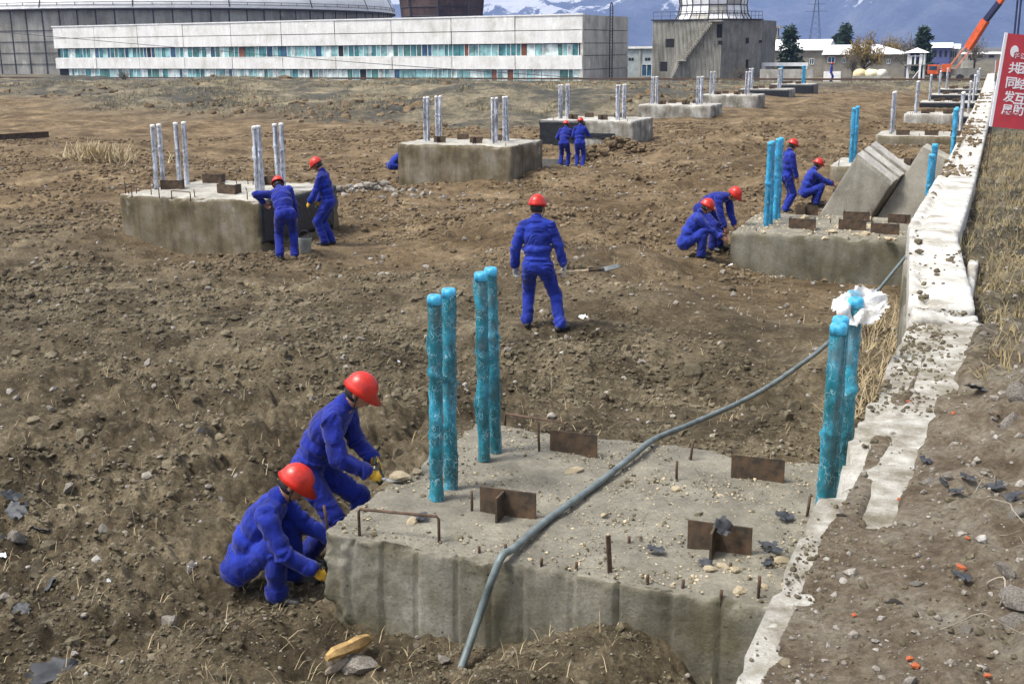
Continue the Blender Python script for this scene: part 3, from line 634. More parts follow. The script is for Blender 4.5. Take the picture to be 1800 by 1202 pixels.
slab(TL, TR - TL, (BL - TL) * 1.2, np.array([.08, .22, .06]), 'leaning_slab', 'thin grey slab leaning beside the ribbed one, against the beam wall', [])
# ------------------------------------------------------------------ people
def cloth(name, col, dark):
    m, nt, b = newmat(name); co = coords(nt)
    c = ramp(nt, tnoise(nt, co, 6, 5, .6), [(.3, dark), (.6, col)])
    du = ramp(nt, tnoise(nt, co, 3.0, 6, .7), [(.56, 0.0), (.75, .30)]); c = mixc(nt, du, c, (.16, .14, .16))
    nt.links.new(c, b.inputs['Base Color']); b.inputs['Roughness'].default_value = .85; b.inputs['Specular IOR Level'].default_value = .2; b.inputs['Sheen Weight'].default_value = .15
    mp = tnoise(nt, co, 9, 4, .55); bump(nt, b, mp, .02); return m
MT['overall'] = cloth('blue_cotton', (.009, .026, .29), (.004, .009, .11)); MT['overall_b'] = cloth('faded_blue_cotton', (.015, .036, .31), (.006, .013, .13)); MT['overall_c'] = cloth('dusty_blue_cotton', (.011, .023, .25), (.005, .009, .10))
MT['skin'] = simple('skin', (.34, .17, .10), .55, 0, .15, 10)
MT['glove_y'] = simple('yellow_glove', (.62, .36, .03), .8, 0, .2, 20, .003)
MT['glove_d'] = simple('dark_glove_palm', (.03, .035, .03), .7, 0, .3, 20, .003)
MT['glove_w'] = simple('grey_cotton_glove', (.42, .41, .37), .9, 0, .2, 20, .003)
MT['boot'] = simple('black_boot', (.018, .017, .015), .5, 0, .3, 12, .002)
MT['hair'] = simple('black_hair', (.012, .01, .009), .5, 0, .3, 60, .004)
MT['helmet'] = simple('red_helmet', (.50, .022, .010), .34, 0, .22, 14, .0015, detail=7)
MT['strap'] = simple('dark_strap', (.02, .02, .02), .7, 0, .2, 20)
MT['trowel'] = simple('trowel_steel', (.5, .52, .52), .35, .7, .2, 20)
MT['wood'] = simple('pale_wood', (.60, .46, .28), .7, 0, .3, 14, .003)
def rotx(a): c, s = math.cos(a), math.sin(a); return np.array([[1, 0, 0], [0, c, -s], [0, s, c]])
def roty(a): c, s = math.cos(a), math.sin(a); return np.array([[c, 0, s], [0, 1, 0], [-s, 0, c]])
def rotz(a): c, s = math.cos(a), math.sin(a); return np.array([[c, -s, 0], [s, c, 0], [0, 0, 1]])
def unit(v): v = np.asarray(v, float); return v / (np.linalg.norm(v) + 1e-9)
def ik(a, t, l1, l2, pole):
    a = np.asarray(a, float); t = np.asarray(t, float); d = t - a; L = np.linalg.norm(d); Lc = min(max(L, abs(l1 - l2) + .03), (l1 + l2) * .995); u = d / L; t = a + u * Lc
    x = (l1 * l1 - l2 * l2 + Lc * Lc) / (2 * Lc); h = math.sqrt(max(0, l1 * l1 - x * x)); p = np.asarray(pole, float); p = p - u * np.dot(p, u); p = unit(p)
    return a + u * x + p * h, t
def cap_mesh_np(a, b, ra, rb, n=14, k=4):
    a = np.asarray(a, float); b = np.asarray(b, float); u, v, d = frame(b - a) if np.linalg.norm(b - a) > 1e-6 else frame((0, 0, 1)); V = []; 
    rings = [(a, -math.cos(t) * ra, math.sin(t) * ra) for t in np.linspace(0.15, math.pi / 2, k)] + [(b, math.cos(t) * rb, math.sin(t) * rb) for t in np.linspace(math.pi / 2, 0.15, k)]
    for c, off, r in rings:
        for i in range(n): t = 2 * math.pi * i / n; V.append(c + d * off + (u * math.cos(t) + v * math.sin(t)) * r)
    m = len(rings); F = [(i * n + j, i * n + (j + 1) % n, (i + 1) * n + (j + 1) % n, (i + 1) * n + j) for i in range(m - 1) for j in range(n)]
    F += [tuple(range(n - 1, -1, -1)), tuple((m - 1) * n + j for j in range(n))]; return V, F
def ell_mesh_np(c, r, Rm, n=16, k=9):
    V = []; c = np.asarray(c, float)
    for i in range(k + 1):
        t = .05 + (math.pi - .1) * i / k
        for j in range(n): p = 2 * math.pi * j / n; V.append(c + Rm @ (np.array([math.sin(t) * math.cos(p), math.sin(t) * math.sin(p), math.cos(t)]) * r))
    F = [(i * n + j, (i + 1) * n + j, (i + 1) * n + (j + 1) % n, i * n + (j + 1) % n) for i in range(k) for j in range(n)] + [tuple(range(n)), tuple(k * n + j for j in range(n - 1, -1, -1))]
    return V, F
HAND = {}
SLOTS = ['overall', 'skin', 'glove', 'palm', 'boot']
def helmet_mesh():
    b = MB(); n, k = 40, 12; V = []
    for s_, sg in ((1.0, 0), (.93, 1)):
        for i in range(k + 1):
            t = math.pi / 2 * i / k
            for j in range(n):
                p = 2 * math.pi * j / n; x, y = math.sin(p), math.cos(p)
                r = math.sin(t); z = math.cos(t) ** .9 if t < math.pi / 2 else 0
                ridge = .006 * sum(math.exp(-((x * r * .118 - o) / .011) ** 2) for o in (-.034, 0, .034)) * (1 if i < k - 2 else 0)
                X, Y, Z = x * r * .118, y * r * .138, z * .135 + ridge
                if i == k:
                    fl = .014 + .050 * max(0, y) ** 3; X *= 1 + fl / .13; Y *= 1 + fl / .13; Z = -.012 - .016 * max(0, y) ** 2
                V.append((X * s_, Y * s_, Z * s_ - (.004 if sg else 0)))
    m = (k + 1) * n; F = []
    for i in range(k):
        for j in range(n):
            q = (i * n + j, (i + 1) * n + j, (i + 1) * n + (j + 1) % n, i * n + (j + 1) % n); F.append(q); F.append(tuple(m + c for c in q[::-1]))
    for j in range(n): F.append((k * n + j, m + k * n + j, m + k * n + (j + 1) % n, k * n + (j + 1) % n))
    return mesh_np('helmet', V, F, MT['helmet'])
HELM = helmet_mesh()
def hair_mesh():
    V, F = ell_mesh_np((0, -.012, -.012), (.084, .098, .10), np.eye(3)); V = np.array(V)
    fr = V[:, 1] > .035; V[fr & (V[:, 2] < .03), 1] = .02
    V[V[:, 2] < -.075, 2] = -.075; return mesh_np('hair', V, F, MT['hair'])
HAIR = hair_mesh()
STRAP = mesh_np('chin_strap', *(lambda b: (b.v, b.f))(MB().tube([(-.09, .0, .02), (-.092, .02, -.04), (-.06, .045, -.11), (0, .055, -.13), (.06, .045, -.11), (.092, .02, -.04), (.09, .0, .02)], .006, 6)), MT['strap'])
def person(label, xy, face, pelvis=(0, 0, .9), lean=0.0, side=0.0, twist=0.0, feet=((-.12, 0), (.12, 0)), footz=(0, 0), hands=((-.26, .06, .8), (.26, .06, .8)), head=(0, 0), glove='glove_w', palm=None,
           vox=.016, scale=1.0, z=None, seed=1, kpole=(0, 1, 0), epole=(0, -1, -.4), footyaw=(.15, -.15), curl=.7, group=None, kneel=None):
    fa_ = math.atan2(face[1], face[0]) - math.pi / 2
    gzv = max(gz(*(np.array(xy) + (rotz(fa_) @ np.array([f_[0], f_[1] + dy_, 0]))[:2] * scale)) for f_ in feet for dy_ in (0, .1)) - .01 if z is None else z
    t = thing('person', label, 'person', (xy[0], xy[1], gzv), math.atan2(face[1], face[0]) - math.pi / 2, 'workers on the site'); t.scale = (scale,) * 3
    pr = []   # (kind, data, slot)
    def cap(a, b, ra, rb, s): pr.append(('c', np.asarray(a, float), np.asarray(b, float), ra, rb, SLOTS.index(s)))
    def ell(c, r, Rm, s): pr.append(('e', np.asarray(c, float), np.asarray(r, float), Rm, 0, SLOTS.index(s)))
    pv = np.array(pelvis, float); pv = pv
    R0 = rotz(twist * .3) @ roty(side * .5) @ rotx(-lean * .55); R1 = rotz(twist * .7) @ roty(side) @ rotx(-lean * .9); R2_ = rotz(twist) @ roty(side) @ rotx(-lean * 1.15)
    s1 = pv + R0 @ np.array([0, 0, .16]); s2 = s1 + R1 @ np.array([0, 0, .20]); nb = s2 + R2_ @ np.array([0, 0, .20])
    ell(pv + R0 @ np.array([0, -.015, -.02]), (.172, .135, .13), R0, 'overall'); ell(s1, (.178, .130, .15), R0, 'overall'); ell(s1 + R0 @ np.array([0, 0, -.09]), (.186, .146, .04), R0, 'overall')
    ell(s1 + R1 @ np.array([0, .0, .03]), (.196, .142, .10), R1, 'overall')
    ell(s2 + R1 @ np.array([0, 0, -.02]), (.196, .136, .17), R1, 'overall'); ell(s2 + R2_ @ np.array([0, -.005, .09]), (.178, .118, .13), R2_, 'overall'); ell(nb + R2_ @ np.array([0, 0, -.04]), (.135, .085, .06), R2_, 'overall')
    hr = rotz(twist + head[1]) @ rotx(-lean * .75 - head[0]); nk = nb + R2_ @ np.array([0, 0, .02]); hc = nk + unit(R2_ @ np.array([0, 0, .5]) + hr @ np.array([0, .12, .5])) * .155
    cap(nb, hc - hr @ np.array([0, .015, .05]), .058, .052, 'skin'); cap(nb + R2_ @ np.array([0, -.02, .0]), nb + R2_ @ np.array([0, -.015, .035]), .076, .072, 'overall')
    ell(hc, (.076, .094, .112), hr, 'skin'); ell(hc + hr @ np.array([0, .025, -.065]), (.056, .062, .05), hr, 'skin'); cap(hc + hr @ np.array([0, .088, .012]), hc + hr @ np.array([0, .108, -.022]), .011, .016, 'skin')
    ell(hc + hr @ np.array([0, .082, -.055]), (.026, .016, .012), hr, 'skin'); ell(hc + hr @ np.array([0, .078, .03]), (.052, .02, .012), hr, 'skin')
    for sg in (-1, 1): ell(hc + hr @ np.array([sg * .078, -.005, -.008]), (.012, .022, .032), hr, 'skin')
    for k in (0, 1):
        sg = -1 if k == 0 else 1
        hip = pv + R0 @ np.array([sg * .092, 0, -.05]); an = np.array([feet[k][0], feet[k][1], .085 + footz[k]])
        kp = kpole[k] if isinstance(kpole[0], (tuple, list)) else kpole
        kn, an2 = ik(hip, an, .43, .42, np.array(kp, float) + np.array([sg * .12, 0, 0]))
        if kneel == k: pass
        cap(hip, kn, .108, .082, 'overall'); cap(hip + np.array([0, -.02, .02]), hip * .6 + kn * .4, .115, .10, 'overall'); cap(kn, an2 + (kn - an2) * .12, .084, .078, 'overall'); cap(an2 + (kn - an2) * .25, an2 + (kn - an2) * .05, .076, .082, 'overall')
        fy = footyaw[k]; fd = np.array([-math.sin(-fy) * -1 * 0 + math.sin(fy) * -1, math.cos(fy), 0])
        lift = max(0, an2[2] - .085 - footz[k])
        he = an2 + np.array([0, 0, -.045]) - fd * .05; to = an2 + np.array([0, 0, -.052]) + fd * .165; cap(an2, an2 + np.array([0, 0, -.03]), .056, .05, 'boot'); cap(he, to, .042, .036, 'boot'); cap(he + fd * .06, to, .046, .040, 'boot')
        sh = nb + R2_ @ np.array([sg * .172, -.005, -.075]); 
        ep = epole[k] if isinstance(epole[0], (tuple, list)) else epole
        el, ha = ik(sh, hands[k], .29, .265, np.array(ep, float) + np.array([sg * .35, 0, 0]))
        cap(nb + R2_ @ np.array([sg * .06, -.005, -.035]), sh, .070, .072, 'overall'); cap(sh, el, .077, .070, 'overall'); cap(el, el + (ha - el) * .86, .068, .056, 'overall'); cap(el + (ha - el) * .74, el + (ha - el) * .86, .060, .060, 'overall')
        fd2 = unit(ha - el); dn = np.array([0, 0, -1.0]); dn = unit(dn - fd2 * np.dot(dn, fd2) + 1e-3); inw = np.array([-sg, .2, 0.0]); pn = unit(inw - fd2 * np.dot(inw, fd2)) * .6 + dn * .55; pn = unit(pn); sdv = unit(np.cross(fd2, pn))
        if np.dot(sdv, [0, 0, 1]) < 0: sdv = -sdv      # thumb side up
        gs = 'glove' ; ps = 'palm' if palm else 'glove'
        cap(ha - fd2 * .05, ha + fd2 * .01, .034, .036, gs); pc = ha + fd2 * .055
        Rm = np.stack([sdv, pn, fd2], 1); ell(pc, (.044, .022, .052), Rm, gs)
        for q, (of, ln) in enumerate(((.033, .072), (.011, .082), (-.011, .076), (-.032, .060))):
            b0 = ha + fd2 * .095 + sdv * of; d1 = unit(fd2 * math.cos(curl) + pn * math.sin(curl)); d2 = unit(fd2 * math.cos(curl * 2.3) + pn * math.sin(curl * 2.3)); b1_ = b0 + d1 * ln * .55; b2_ = b1_ + d2 * ln * .5
            cap(b0 - fd2 * .02, b1_, .0125, .0115, ps); cap(b1_, b2_, .0115, .010, ps)
        t0 = ha + fd2 * .03 + sdv * .036; t1 = t0 + unit(fd2 * .7 + sdv * .6 + pn * .4) * .045; t2 = t1 + unit(fd2 * .8 + pn * .6) * .032; cap(t0, t1, .016, .013, ps); cap(t1, t2, .013, .011, ps)
        HAND[(t.name, k)] = (ha + fd2 * .085 + pn * .03) 
    me = bpy.data.meshes.new('tmp'); V = []; F = []
    for q in pr:
        v, f = cap_mesh_np(q[1], q[2], q[3], q[4]) if q[0] == 'c' else ell_mesh_np(q[1], q[2], q[3])
        o_ = len(V); V += [tuple(x) for x in v]; F += [tuple(o_ + i for i in ff) for ff in f]
    me.from_pydata(V, [], F); ob = bpy.data.objects.new('tmp', me); COL.objects.link(ob)
    rm = ob.modifiers.new('r', 'REMESH'); rm.mode = 'VOXEL'; rm.voxel_size = vox; sm = ob.modifiers.new('s', 'SMOOTH'); sm.factor = .5; sm.iterations = 3 if vox < .012 else 2
    dg = bpy.context.evaluated_depsgraph_get(); em = bpy.data.meshes.new_from_object(ob.evaluated_get(dg)); bpy.data.objects.remove(ob); bpy.data.meshes.remove(me)
    n = len(em.vertices); C = np.zeros(n * 3, np.float32); em.vertices.foreach_get('co', C); C = C.reshape(-1, 3).astype(float); N = np.zeros(n * 3, np.float32); em.vertices.foreach_get('normal', N); N = N.reshape(-1, 3)
    best = np.full(n, 9.0); lab = np.zeros(n, int); ax = np.zeros((n, 3)); tt = np.zeros(n); al = np.zeros(n); Lg = np.ones(n)
    for q in pr:
        if q[0] == 'c':
            d = q[2] - q[1]; L2 = max(1e-9, d @ d); u = np.clip((C - q[1]) @ d / L2, 0, 1); ds = np.linalg.norm(C - q[1] - u[:, None] * d, axis=1) - (q[3] + (q[4] - q[3]) * u); dirv = unit(d); L = math.sqrt(L2)
        else:
            loc = (C - q[1]) @ q[3]; ds = (np.linalg.norm(loc / q[2], axis=1) - 1) * float(np.min(q[2])); u = np.full(n, .5); dirv = q[3][:, 2]; L = .3
        k = ds < best; best[k] = ds[k]; lab[k] = q[5]; ax[k] = dirv; tt[k] = u[k]; al[k] = ((C - (q[1])) @ dirv)[k]; Lg[k] = L
    clo = lab == 0; rad = C - al[:, None] * ax
    jw = np.exp(-np.minimum(tt, 1 - tt) * Lg / .10); ph = noise3(C * 5 + seed, seed) * 2.2
    fold = np.abs(noise3(np.stack([al * 17 + ph * 1.3, rad[:, 0] * 5, rad[:, 1] * 5 + rad[:, 2] * 5], 1) + seed * 3.3, seed)) - .4
    gen = noise3(C * 11 + seed, seed + 3) * .6 + (np.abs(noise3(C * np.array([20, 20, 9.0]) + seed, seed + 4)) - .4)
    disp = (-fold * (.009 + .022 * jw) + gen * .005); C = C + N * np.where(clo, disp, 0)[:, None]
    em.vertices.foreach_set('co', C.astype(np.float32).ravel())
    nf = len(em.polygons); ls = np.zeros(nf, np.int32); em.polygons.foreach_get('loop_start', ls); vi = np.zeros(len(em.loops), np.int32); em.loops.foreach_get('vertex_index', vi)
    em.materials.clear()
    for s in (('overall', 'overall_b', 'overall_c')[seed % 3], 'skin', glove, palm or glove, 'boot'): em.materials.append(MT[s])
    em.polygons.foreach_set('material_index', lab[vi[ls]].astype(np.int32)); em.polygons.foreach_set('use_smooth', np.ones(nf, bool)); em.update()
    em.name = 'body'; link('body', em, t)
    Mh = Matrix(np.vstack([np.hstack([hr, (hc + hr @ np.array([0, -.004, .028])).reshape(3, 1)]), [0, 0, 0, 1]]).tolist())
    h = link('helmet', HELM, t); h.matrix_local = Mh @ Matrix.Rotation(.06, 4, 'X') @ Matrix.Diagonal((.95, .93, .98, 1))
    Mx = Matrix(np.vstack([np.hstack([hr, hc.reshape(3, 1)]), [0, 0, 0, 1]]).tolist())
    link('hair', HAIR, t).matrix_local = Mx; link('chin_strap', STRAP, t).matrix_local = Mx
    return t
IR = np.array([math.cos(YAW), math.sin(YAW)]); IF = np.array([-math.sin(YAW), math.cos(YAW)])     # directions: to the right of the view, away from it
def fd(r, f): return tuple(IR * r + IF * f)
# two at the near foundation
pA = P(575, 985, -.1); pB = P(474, 1046, -.15)
A = person('worker bending over the hose-crossed foundation, trowel in a yellow gloved hand', (pA[0] + .02, pA[1] + .05), fd(1, -.10), pelvis=(0, -.13, .80), lean=.62, head=(.15, 0), twist=-.1, feet=((-.16, .26), (.13, -.2)), hands=((-.02, .36, .84), (.16, .36, .80)), glove='glove_y', palm='glove_d', vox=.0095, seed=2, scale=1.06, z=-.12, epole=((-.4, -.5, -.6), (.3, -1, -.35)))
B = person('worker squatting at the broken corner of the hose-crossed foundation, yellow gloves', (pB[0], pB[1]), fd(1, -.08), pelvis=(0, -.17, .28), lean=.60, head=(.2, 0), feet=((-.17, .14), (.16, .10)), hands=((-.10, .48, .42), (.20, .40, .30)), glove='glove_y', palm='glove_d', vox=.0095, seed=3, scale=1.06, z=-.15, kpole=((-.2, 1, .9), (.2, 1, .9)), epole=((-.4, -.4, -.8), (.5, -.6, -.7)))
# the man walking away with a shovel
pC = P(945, 567, .40)
Cm = person('worker seen from behind on open earth, shovel in his grey glove', pC[:2], fd(.12, 1), pelvis=(0, 0, .87), lean=.07, side=-.03, head=(.14, -.35), feet=((-.15, .12), (.30, -.08)), hands=((-.30, .06, .82), (.35, .08, .80)), glove='glove_w', vox=.0105, seed=4, scale=1.04, footyaw=(.1, -.6), epole=((-.6, -.9, 0), (.6, -.9, 0)))
# two tarring the earth stained foundation
pD = P(505, 456, 0); pE = P(578, 432, 0)
person('worker bent forward over the tarred side, one hand on the foundation top', pD[:2], fd(-.18, 1), pelvis=(0, -.02, .88), lean=.85, side=-.25, head=(.1, .1), feet=((-.13, .0), (.14, .02)), hands=((-.38, .42, 1.02), (.26, .32, .42)), glove='skin', vox=.013, seed=5, scale=1.05, epole=((-1, -.3, .6), (.6, -.6, 0)))
person('worker standing with bowed head beside the tarred side, yellow glove', pE[:2], fd(-1, .15), pelvis=(0, -.03, .90), lean=.22, head=(.5, 0), feet=((-.1, .04), (.1, -.04)), hands=((-.20, .30, .86), (.2, .26, .78)), glove='glove_y', palm='glove_d', vox=.013, seed=6, scale=1.05)
# one stooping behind the rough brown foundation
pF = (-18.15, 35.0)
person('worker stooping behind the corner of the rough brown foundation, mostly hidden', pF, fd(1, .3), pelvis=(0, -.25, .52), lean=1.0, head=(.1, 0), feet=((-.15, .05), (.15, .0)), hands=((-.15, .5, .3), (.2, .5, .3)), glove='skin', vox=.018, seed=7, kpole=(0, 1, .4), scale=1.03, z=-.25)
# two brushing bitumen on the half tarred foundation
pG = P(992, 296, -.5); pG2 = P(1019, 298, -.5)
person('worker leaning in to brush bitumen, partly behind his mate', pG[:2], fd(.25, 1), pelvis=(0, -.05, .90), lean=.55, head=(.0, 0), feet=((-.14, 0), (.12, .05)), hands=((-.28, .35, 1.0), (.2, .45, 1.1)), glove='skin', vox=.018, seed=8, scale=1.04)
person('worker standing close to the black face, arm raised to brush it', pG2[:2], fd(.2, 1), pelvis=(0, 0, .92), lean=.16, head=(.2, 0), feet=((-.1, .02), (.11, -.02)), hands=((-.22, .3, 1.05), (.28, .42, 1.12)), glove='skin', vox=.018, seed=9, scale=1.06)
# two at the corner of the foundation with the open steel boxes
pH = P(1222, 474, -.1); pH2 = P(1268, 462, -.1)
person('worker squatting low at the corner below the open steel boxes, bare hands', pH[:2], fd(1, -.05), pelvis=(0, -.2, .30), lean=.55, head=(.12, 0), feet=((-.15, .12), (.15, .08)), hands=((-.1, .48, .40), (.16, .48, .36)), glove='skin', vox=.014, seed=10, kpole=((-.2, 1, .9), (.2, 1, .9)), scale=1.04)
person('worker doubled over behind his squatting mate, helmet pointing down at the corner', (pH2[0] - .12, pH2[1] + .15), fd(.75, -.65), pelvis=(0, -.32, .78), lean=1.25, head=(-.25, 0), feet=((-.15, -.05), (.15, -.02)), hands=((-.15, .28, .42), (.15, .26, .40)), glove='skin', vox=.014, seed=11, kpole=(0, 1, .2), scale=1.04)
# two near the slabs
pI = P(1380, 362, 0); pJ = P(1428, 352, 0)
person('worker standing upright behind the blue wrapped rods', pI[:2], fd(1, .2), pelvis=(0, 0, .91), lean=.12, head=(.35, 0), feet=((-.1, .05), (.1, -.03)), hands=((-.2, .25, .82), (.22, .2, .78)), glove='skin', vox=.016, seed=12, scale=1.06)
person_J = person('worker crouching beside the ribbed slab, holding a dark pot', pJ[:2], fd(1, .05), pelvis=(0, -.2, .34), lean=.42, head=(.15, 0), feet=((-.14, .1), (.15, .05)), hands=((-.12, .44, .58), (.15, .48, .50)), glove='skin', vox=.016, seed=13, kpole=((-.2, 1, .7), (.2, 1, .7)), scale=1.08)
pK = P(1460, 147, .5)
person('distant worker standing by the rails', pK[:2], fd(1, -.2), lean=.05, feet=((-.09, .05), (.1, -.05)), glove='skin', vox=.025, seed=14, scale=1.04)
# tools in their hands
def hand_at(px, py, Y): return D(px, py, Y)
h = A.matrix_world
def local_pt(t, p):
    rz = t.rotation_euler[2]; s = t.scale[0]; v = rotz(rz) @ (np.array(p) * s); return np.array(t.location) + v
q = local_pt(A, HAND[(A.name, 1)]); dirA = np.array([*fd(1, -.1), -.10]); m = MB(); m.tube([q - dirA * .07, q + dirA * .06], .014, 8); m.poly([q + dirA * .06 + np.array([0, -.004, -.004]), q + dirA * .10 + np.array([.01, -.045, 0]), q + dirA * .20, q + dirA * .10 + np.array([-.01, .045, 0])], (0, 0, .006))
tag(m.build('trowel', MT['trowel']), 'small steel trowel held over the foundation edge', 'trowel')
hC = local_pt(Cm, HAND[(Cm.name, 1)]); right = np.array([*fd(1, .25), .015]); t = thing('shovel', 'long handled shovel held level by the worker on open earth', 'shovel', hC)
MB().tube([-right * .12, right * .40], .02, 8).build('handle', MT['wood'], t)
MB().tube([right * .34, right * .56], .023, 8).build('socket', MT['rust'], t)
m = MB(); n_ = np.array([*fd(-.25, 1), 0]); V = []
for i in range(7):
    for j in range(7):
        u, v = i / 6, (j / 6 - .5) * 2; wv = .11 * (1 - .25 * u ** 4 - .5 * max(0, u - .7)); V.append(right * (.53 + .27 * u) + n_ * v * wv + np.array([0, 0, -.03 + .05 * u + .03 * v * v]))
m.add(V, [(i * 7 + j, (i + 1) * 7 + j, (i + 1) * 7 + j + 1, i * 7 + j + 1) for i in range(6) for j in range(6)])
ob = m.build('blade', MT['steel'], t, True); md = ob.modifiers.new('s', 'SOLIDIFY'); md.thickness = .004
# ------------------------------------------------------------------ background buildings
MT['panel'] = concrete('whitewashed_panel', (.80, .79, .75), (.62, .60, .54), (.88, .87, .85), .2, bmp=.01, scale=.35)
MT['panel_end'] = concrete('shade_grey_panel', (.52, .50, .44), (.36, .34, .29), (.66, .65, .60), .35, bmp=.01, scale=.4)  # greyer copy of the white panel: the end wall's shade is in its colour
MT['joint'] = simple('dark_joint', (.09, .085, .07), .9, 0, .3, 2)
MT['dome_wall'] = concrete('dome_panel', (.34, .33, .29), (.22, .21, .18), (.44, .43, .39), .5, bmp=.01, scale=.2)
MT['dome_roof'] = concrete('dome_roof_sheet', (.82, .82, .80), (.68, .68, .66), (.88, .88, .87), .05, bmp=.01, scale=.25)
MT['darkmetal'] = simple('dark_iron', (.045, .045, .05), .7, .3, .3, 3)
MT['brown'] = concrete('brown_tower_sheet', (.085, .05, .045), (.045, .03, .03), (.16, .11, .09), .5, bmp=.01, scale=.25)
MT['siding'] = concrete('weathered_siding', (.42, .40, .34), (.25, .235, .19), (.55, .53, .47), .5, bmp=.01, scale=.5)
MT['siding2'] = concrete('weathered_render', (.235, .225, .20), (.15, .14, .12), (.31, .30, .27), .5, bmp=.01, scale=.5)
MT['hole'] = simple('dark_room', (.012, .012, .014), .9, 0, .2, 2)
MT['whitepaint'] = simple('white_paint', (.74, .74, .72), .6, 0, .12, 2)
MT['bluewall'] = simple('pale_blue_render', (.32, .37, .38), .9, 0, .2, 1.2, .01)
MT['tanwall'] = simple('tan_render', (.24, .22, .18), .9, 0, .2, 1.2, .01)
MT['greywall'] = concrete('blotched_wall', (.40, .38, .33), (.22, .2, .16), (.55, .53, .48), .4, bmp=.01, scale=.5)
MT['roofwhite'] = simple('snow_white_roof', (.80, .80, .80), .6, 0, .08, .6)
def glass(name, c, r=.25): return simple(name, c, r, 0, .5, .9, spec=.6)
PANES = [glass('teal_glass', (.055, .19, .20)), glass('blue_glass', (.03, .085, .15)), glass('pale_teal_glass', (.22, .40, .40)), glass('curtained_glass', (.50, .58, .56)), simple('boarded_brown', (.16, .055, .025), .8, 0, .3, 1.5), glass('green_glass', (.06, .16, .14)), simple('open_window', (.012, .014, .018), .9)]
class Fac:
    """A flat wall from A to B (plan points), outward normal on the camera's side."""
    def __init__(s, A, B):
        s.A = np.array([A[0], A[1]], float); s.B = np.array([B[0], B[1]], float); s.L = float(np.linalg.norm(s.B - s.A)); s.u = (s.B - s.A) / s.L; s.n = np.array([s.u[1], -s.u[0]])
        if s.n @ (-s.A) < 0: s.n = -s.n
        s.rz = math.atan2(s.u[1], s.u[0])
    def pt(s, d, z, out=0.0): p = s.A + s.u * d + s.n * out; return np.array([p[0], p[1], z])
    def at(s, px, py):          # where the line of sight through a pixel meets this wall
        r = ray(px, py); n3 = np.array([s.n[0], s.n[1], 0]); t = (n3 @ (np.array([*s.A, 0]) - EYE)) / (n3 @ r); q = EYE + r * t; return float((q[:2] - s.A) @ s.u), float(q[2])
    def slab(s, m, d0, d1, z0, z1, o0, o1):
        p = s.pt(d0, z0, o0); return m.hexa(p, np.append(s.u * (d1 - d0), 0), np.append(s.n * (o1 - o0), 0), (0, 0, z1 - z0))
def part(t, name, mat, fn, smooth=False):
    m = MB(); fn(m); off = np.array(t.location); m.v = [tuple(np.array(v) - off) for v in m.v]; return m.build(name, mat, t, smooth)
# long white panel building
zr = 7.75; A_ = P(92, 48, zr); B_ = P(1025, 26, zr); f = Fac(A_, B_)
wb = thing('panel_building', 'long white two storey panel building with bands of teal windows', 'building', (*((f.A + f.B) / 2), 0))
bk = -f.n * 14.0
# find the end wall length so that its far corner falls where the photograph shows it
for L_ in np.linspace(4, 60, 200):
    q = np.array([*(f.B - f.n * L_), zr]) - EYE; px = CX + FPX * (q @ CR) / (q @ CF)
    if px > 1103: break
END_L = float(L_)
part(wb, 'core', MT['joint'], lambda m: f.slab(m, .12, f.L - .12, 0, zr - .1, -END_L + .1, -.55))
levels = [(6.12, 7.72), (4.64, 6.04), (1.70, 3.18)]
NB = 10; bl = f.L / NB
for zi, (z0, z1) in enumerate(levels):
    for i in range(NB): part(wb, 'wall_panel', MT['panel'], lambda m: f.slab(m, i * bl + .06, (i + 1) * bl - .06, z0, z1, -.12, .04 + .02 * ((i * 7 + zi) % 3)))
part(wb, 'cornice', MT['whitepaint'], lambda m: f.slab(m, -.1, f.L + .05, zr - .03, zr + .12, -.5, .14))
rw = random.Random(4)
for z0, z1, kind in ((3.24, 4.58, 0), (.30, 1.64, 1)):
    part(wb, 'window_backing', MT['hole'], lambda m: f.slab(m, .3, f.L - .3, z0, z1, -.5, -.32))
    part(wb, 'window_sill', MT['whitepaint'], lambda m: f.slab(m, .3, f.L - .2, z0 - .06, z0 + .02, -.3, .06))
    d = .9 if not kind else 2.4
    while d < f.L - .7:
        w_ = rw.choice([.62, .75, .9, 1.1]); w_ = min(w_, f.L - .4 - d)
        k = rw.choices(range(7), [6, 2.5, 5, 2, .25, 1.5, .5])[0] if not kind else rw.choices(range(7), [2.5, .6, 6, 6, .5, 1, .2])[0]
        if d > f.L - 9 and not kind and rw.random() < .3: k = 3
        part(wb, 'window_pane', PANES[k], lambda m: f.slab(m, d, d + w_ - .07, z0 + .04, z1 - .04, -.3, -.25 + .03 * rw.random()))
        if rw.random() < .75: part(wb, 'mullion', MT['whitepaint'], lambda m: f.slab(m, d + w_ - .07, d + w_, z0, z1, -.3, -.16))
        d += w_
g = Fac(f.B, f.B - f.n * END_L); 
for i in range(2):
    for z0, z1 in ((.0, 1.62), (1.7, 3.18), (3.26, 4.58), (4.66, 6.04), (6.12, 7.72)):
        part(wb, 'end_panel', MT['panel_end'], lambda m: g.slab(m, i * END_L / 2 + .05, (i + 1) * END_L / 2 - .05, z0, z1, -.1, .05))
part(wb, 'corner_post', MT['panel_end'], lambda m: f.slab(m, f.L - .35, f.L + .0, 0, 7.7, -.3, .0))
lad = thing('hoop_ladder', 'dark arched roof ladder on the end wall of the white panel building', 'ladder', g.pt(END_L * .5, 0, .6))
zt_ = 8.6
for dd in (END_L * .5 - .3, END_L * .5 + .42): part(lad, 'stile', MT['darkmetal'], lambda m: m.tube([g.pt(dd, .3, .6), g.pt(dd, zt_ - .3, .6)], .07, 6))
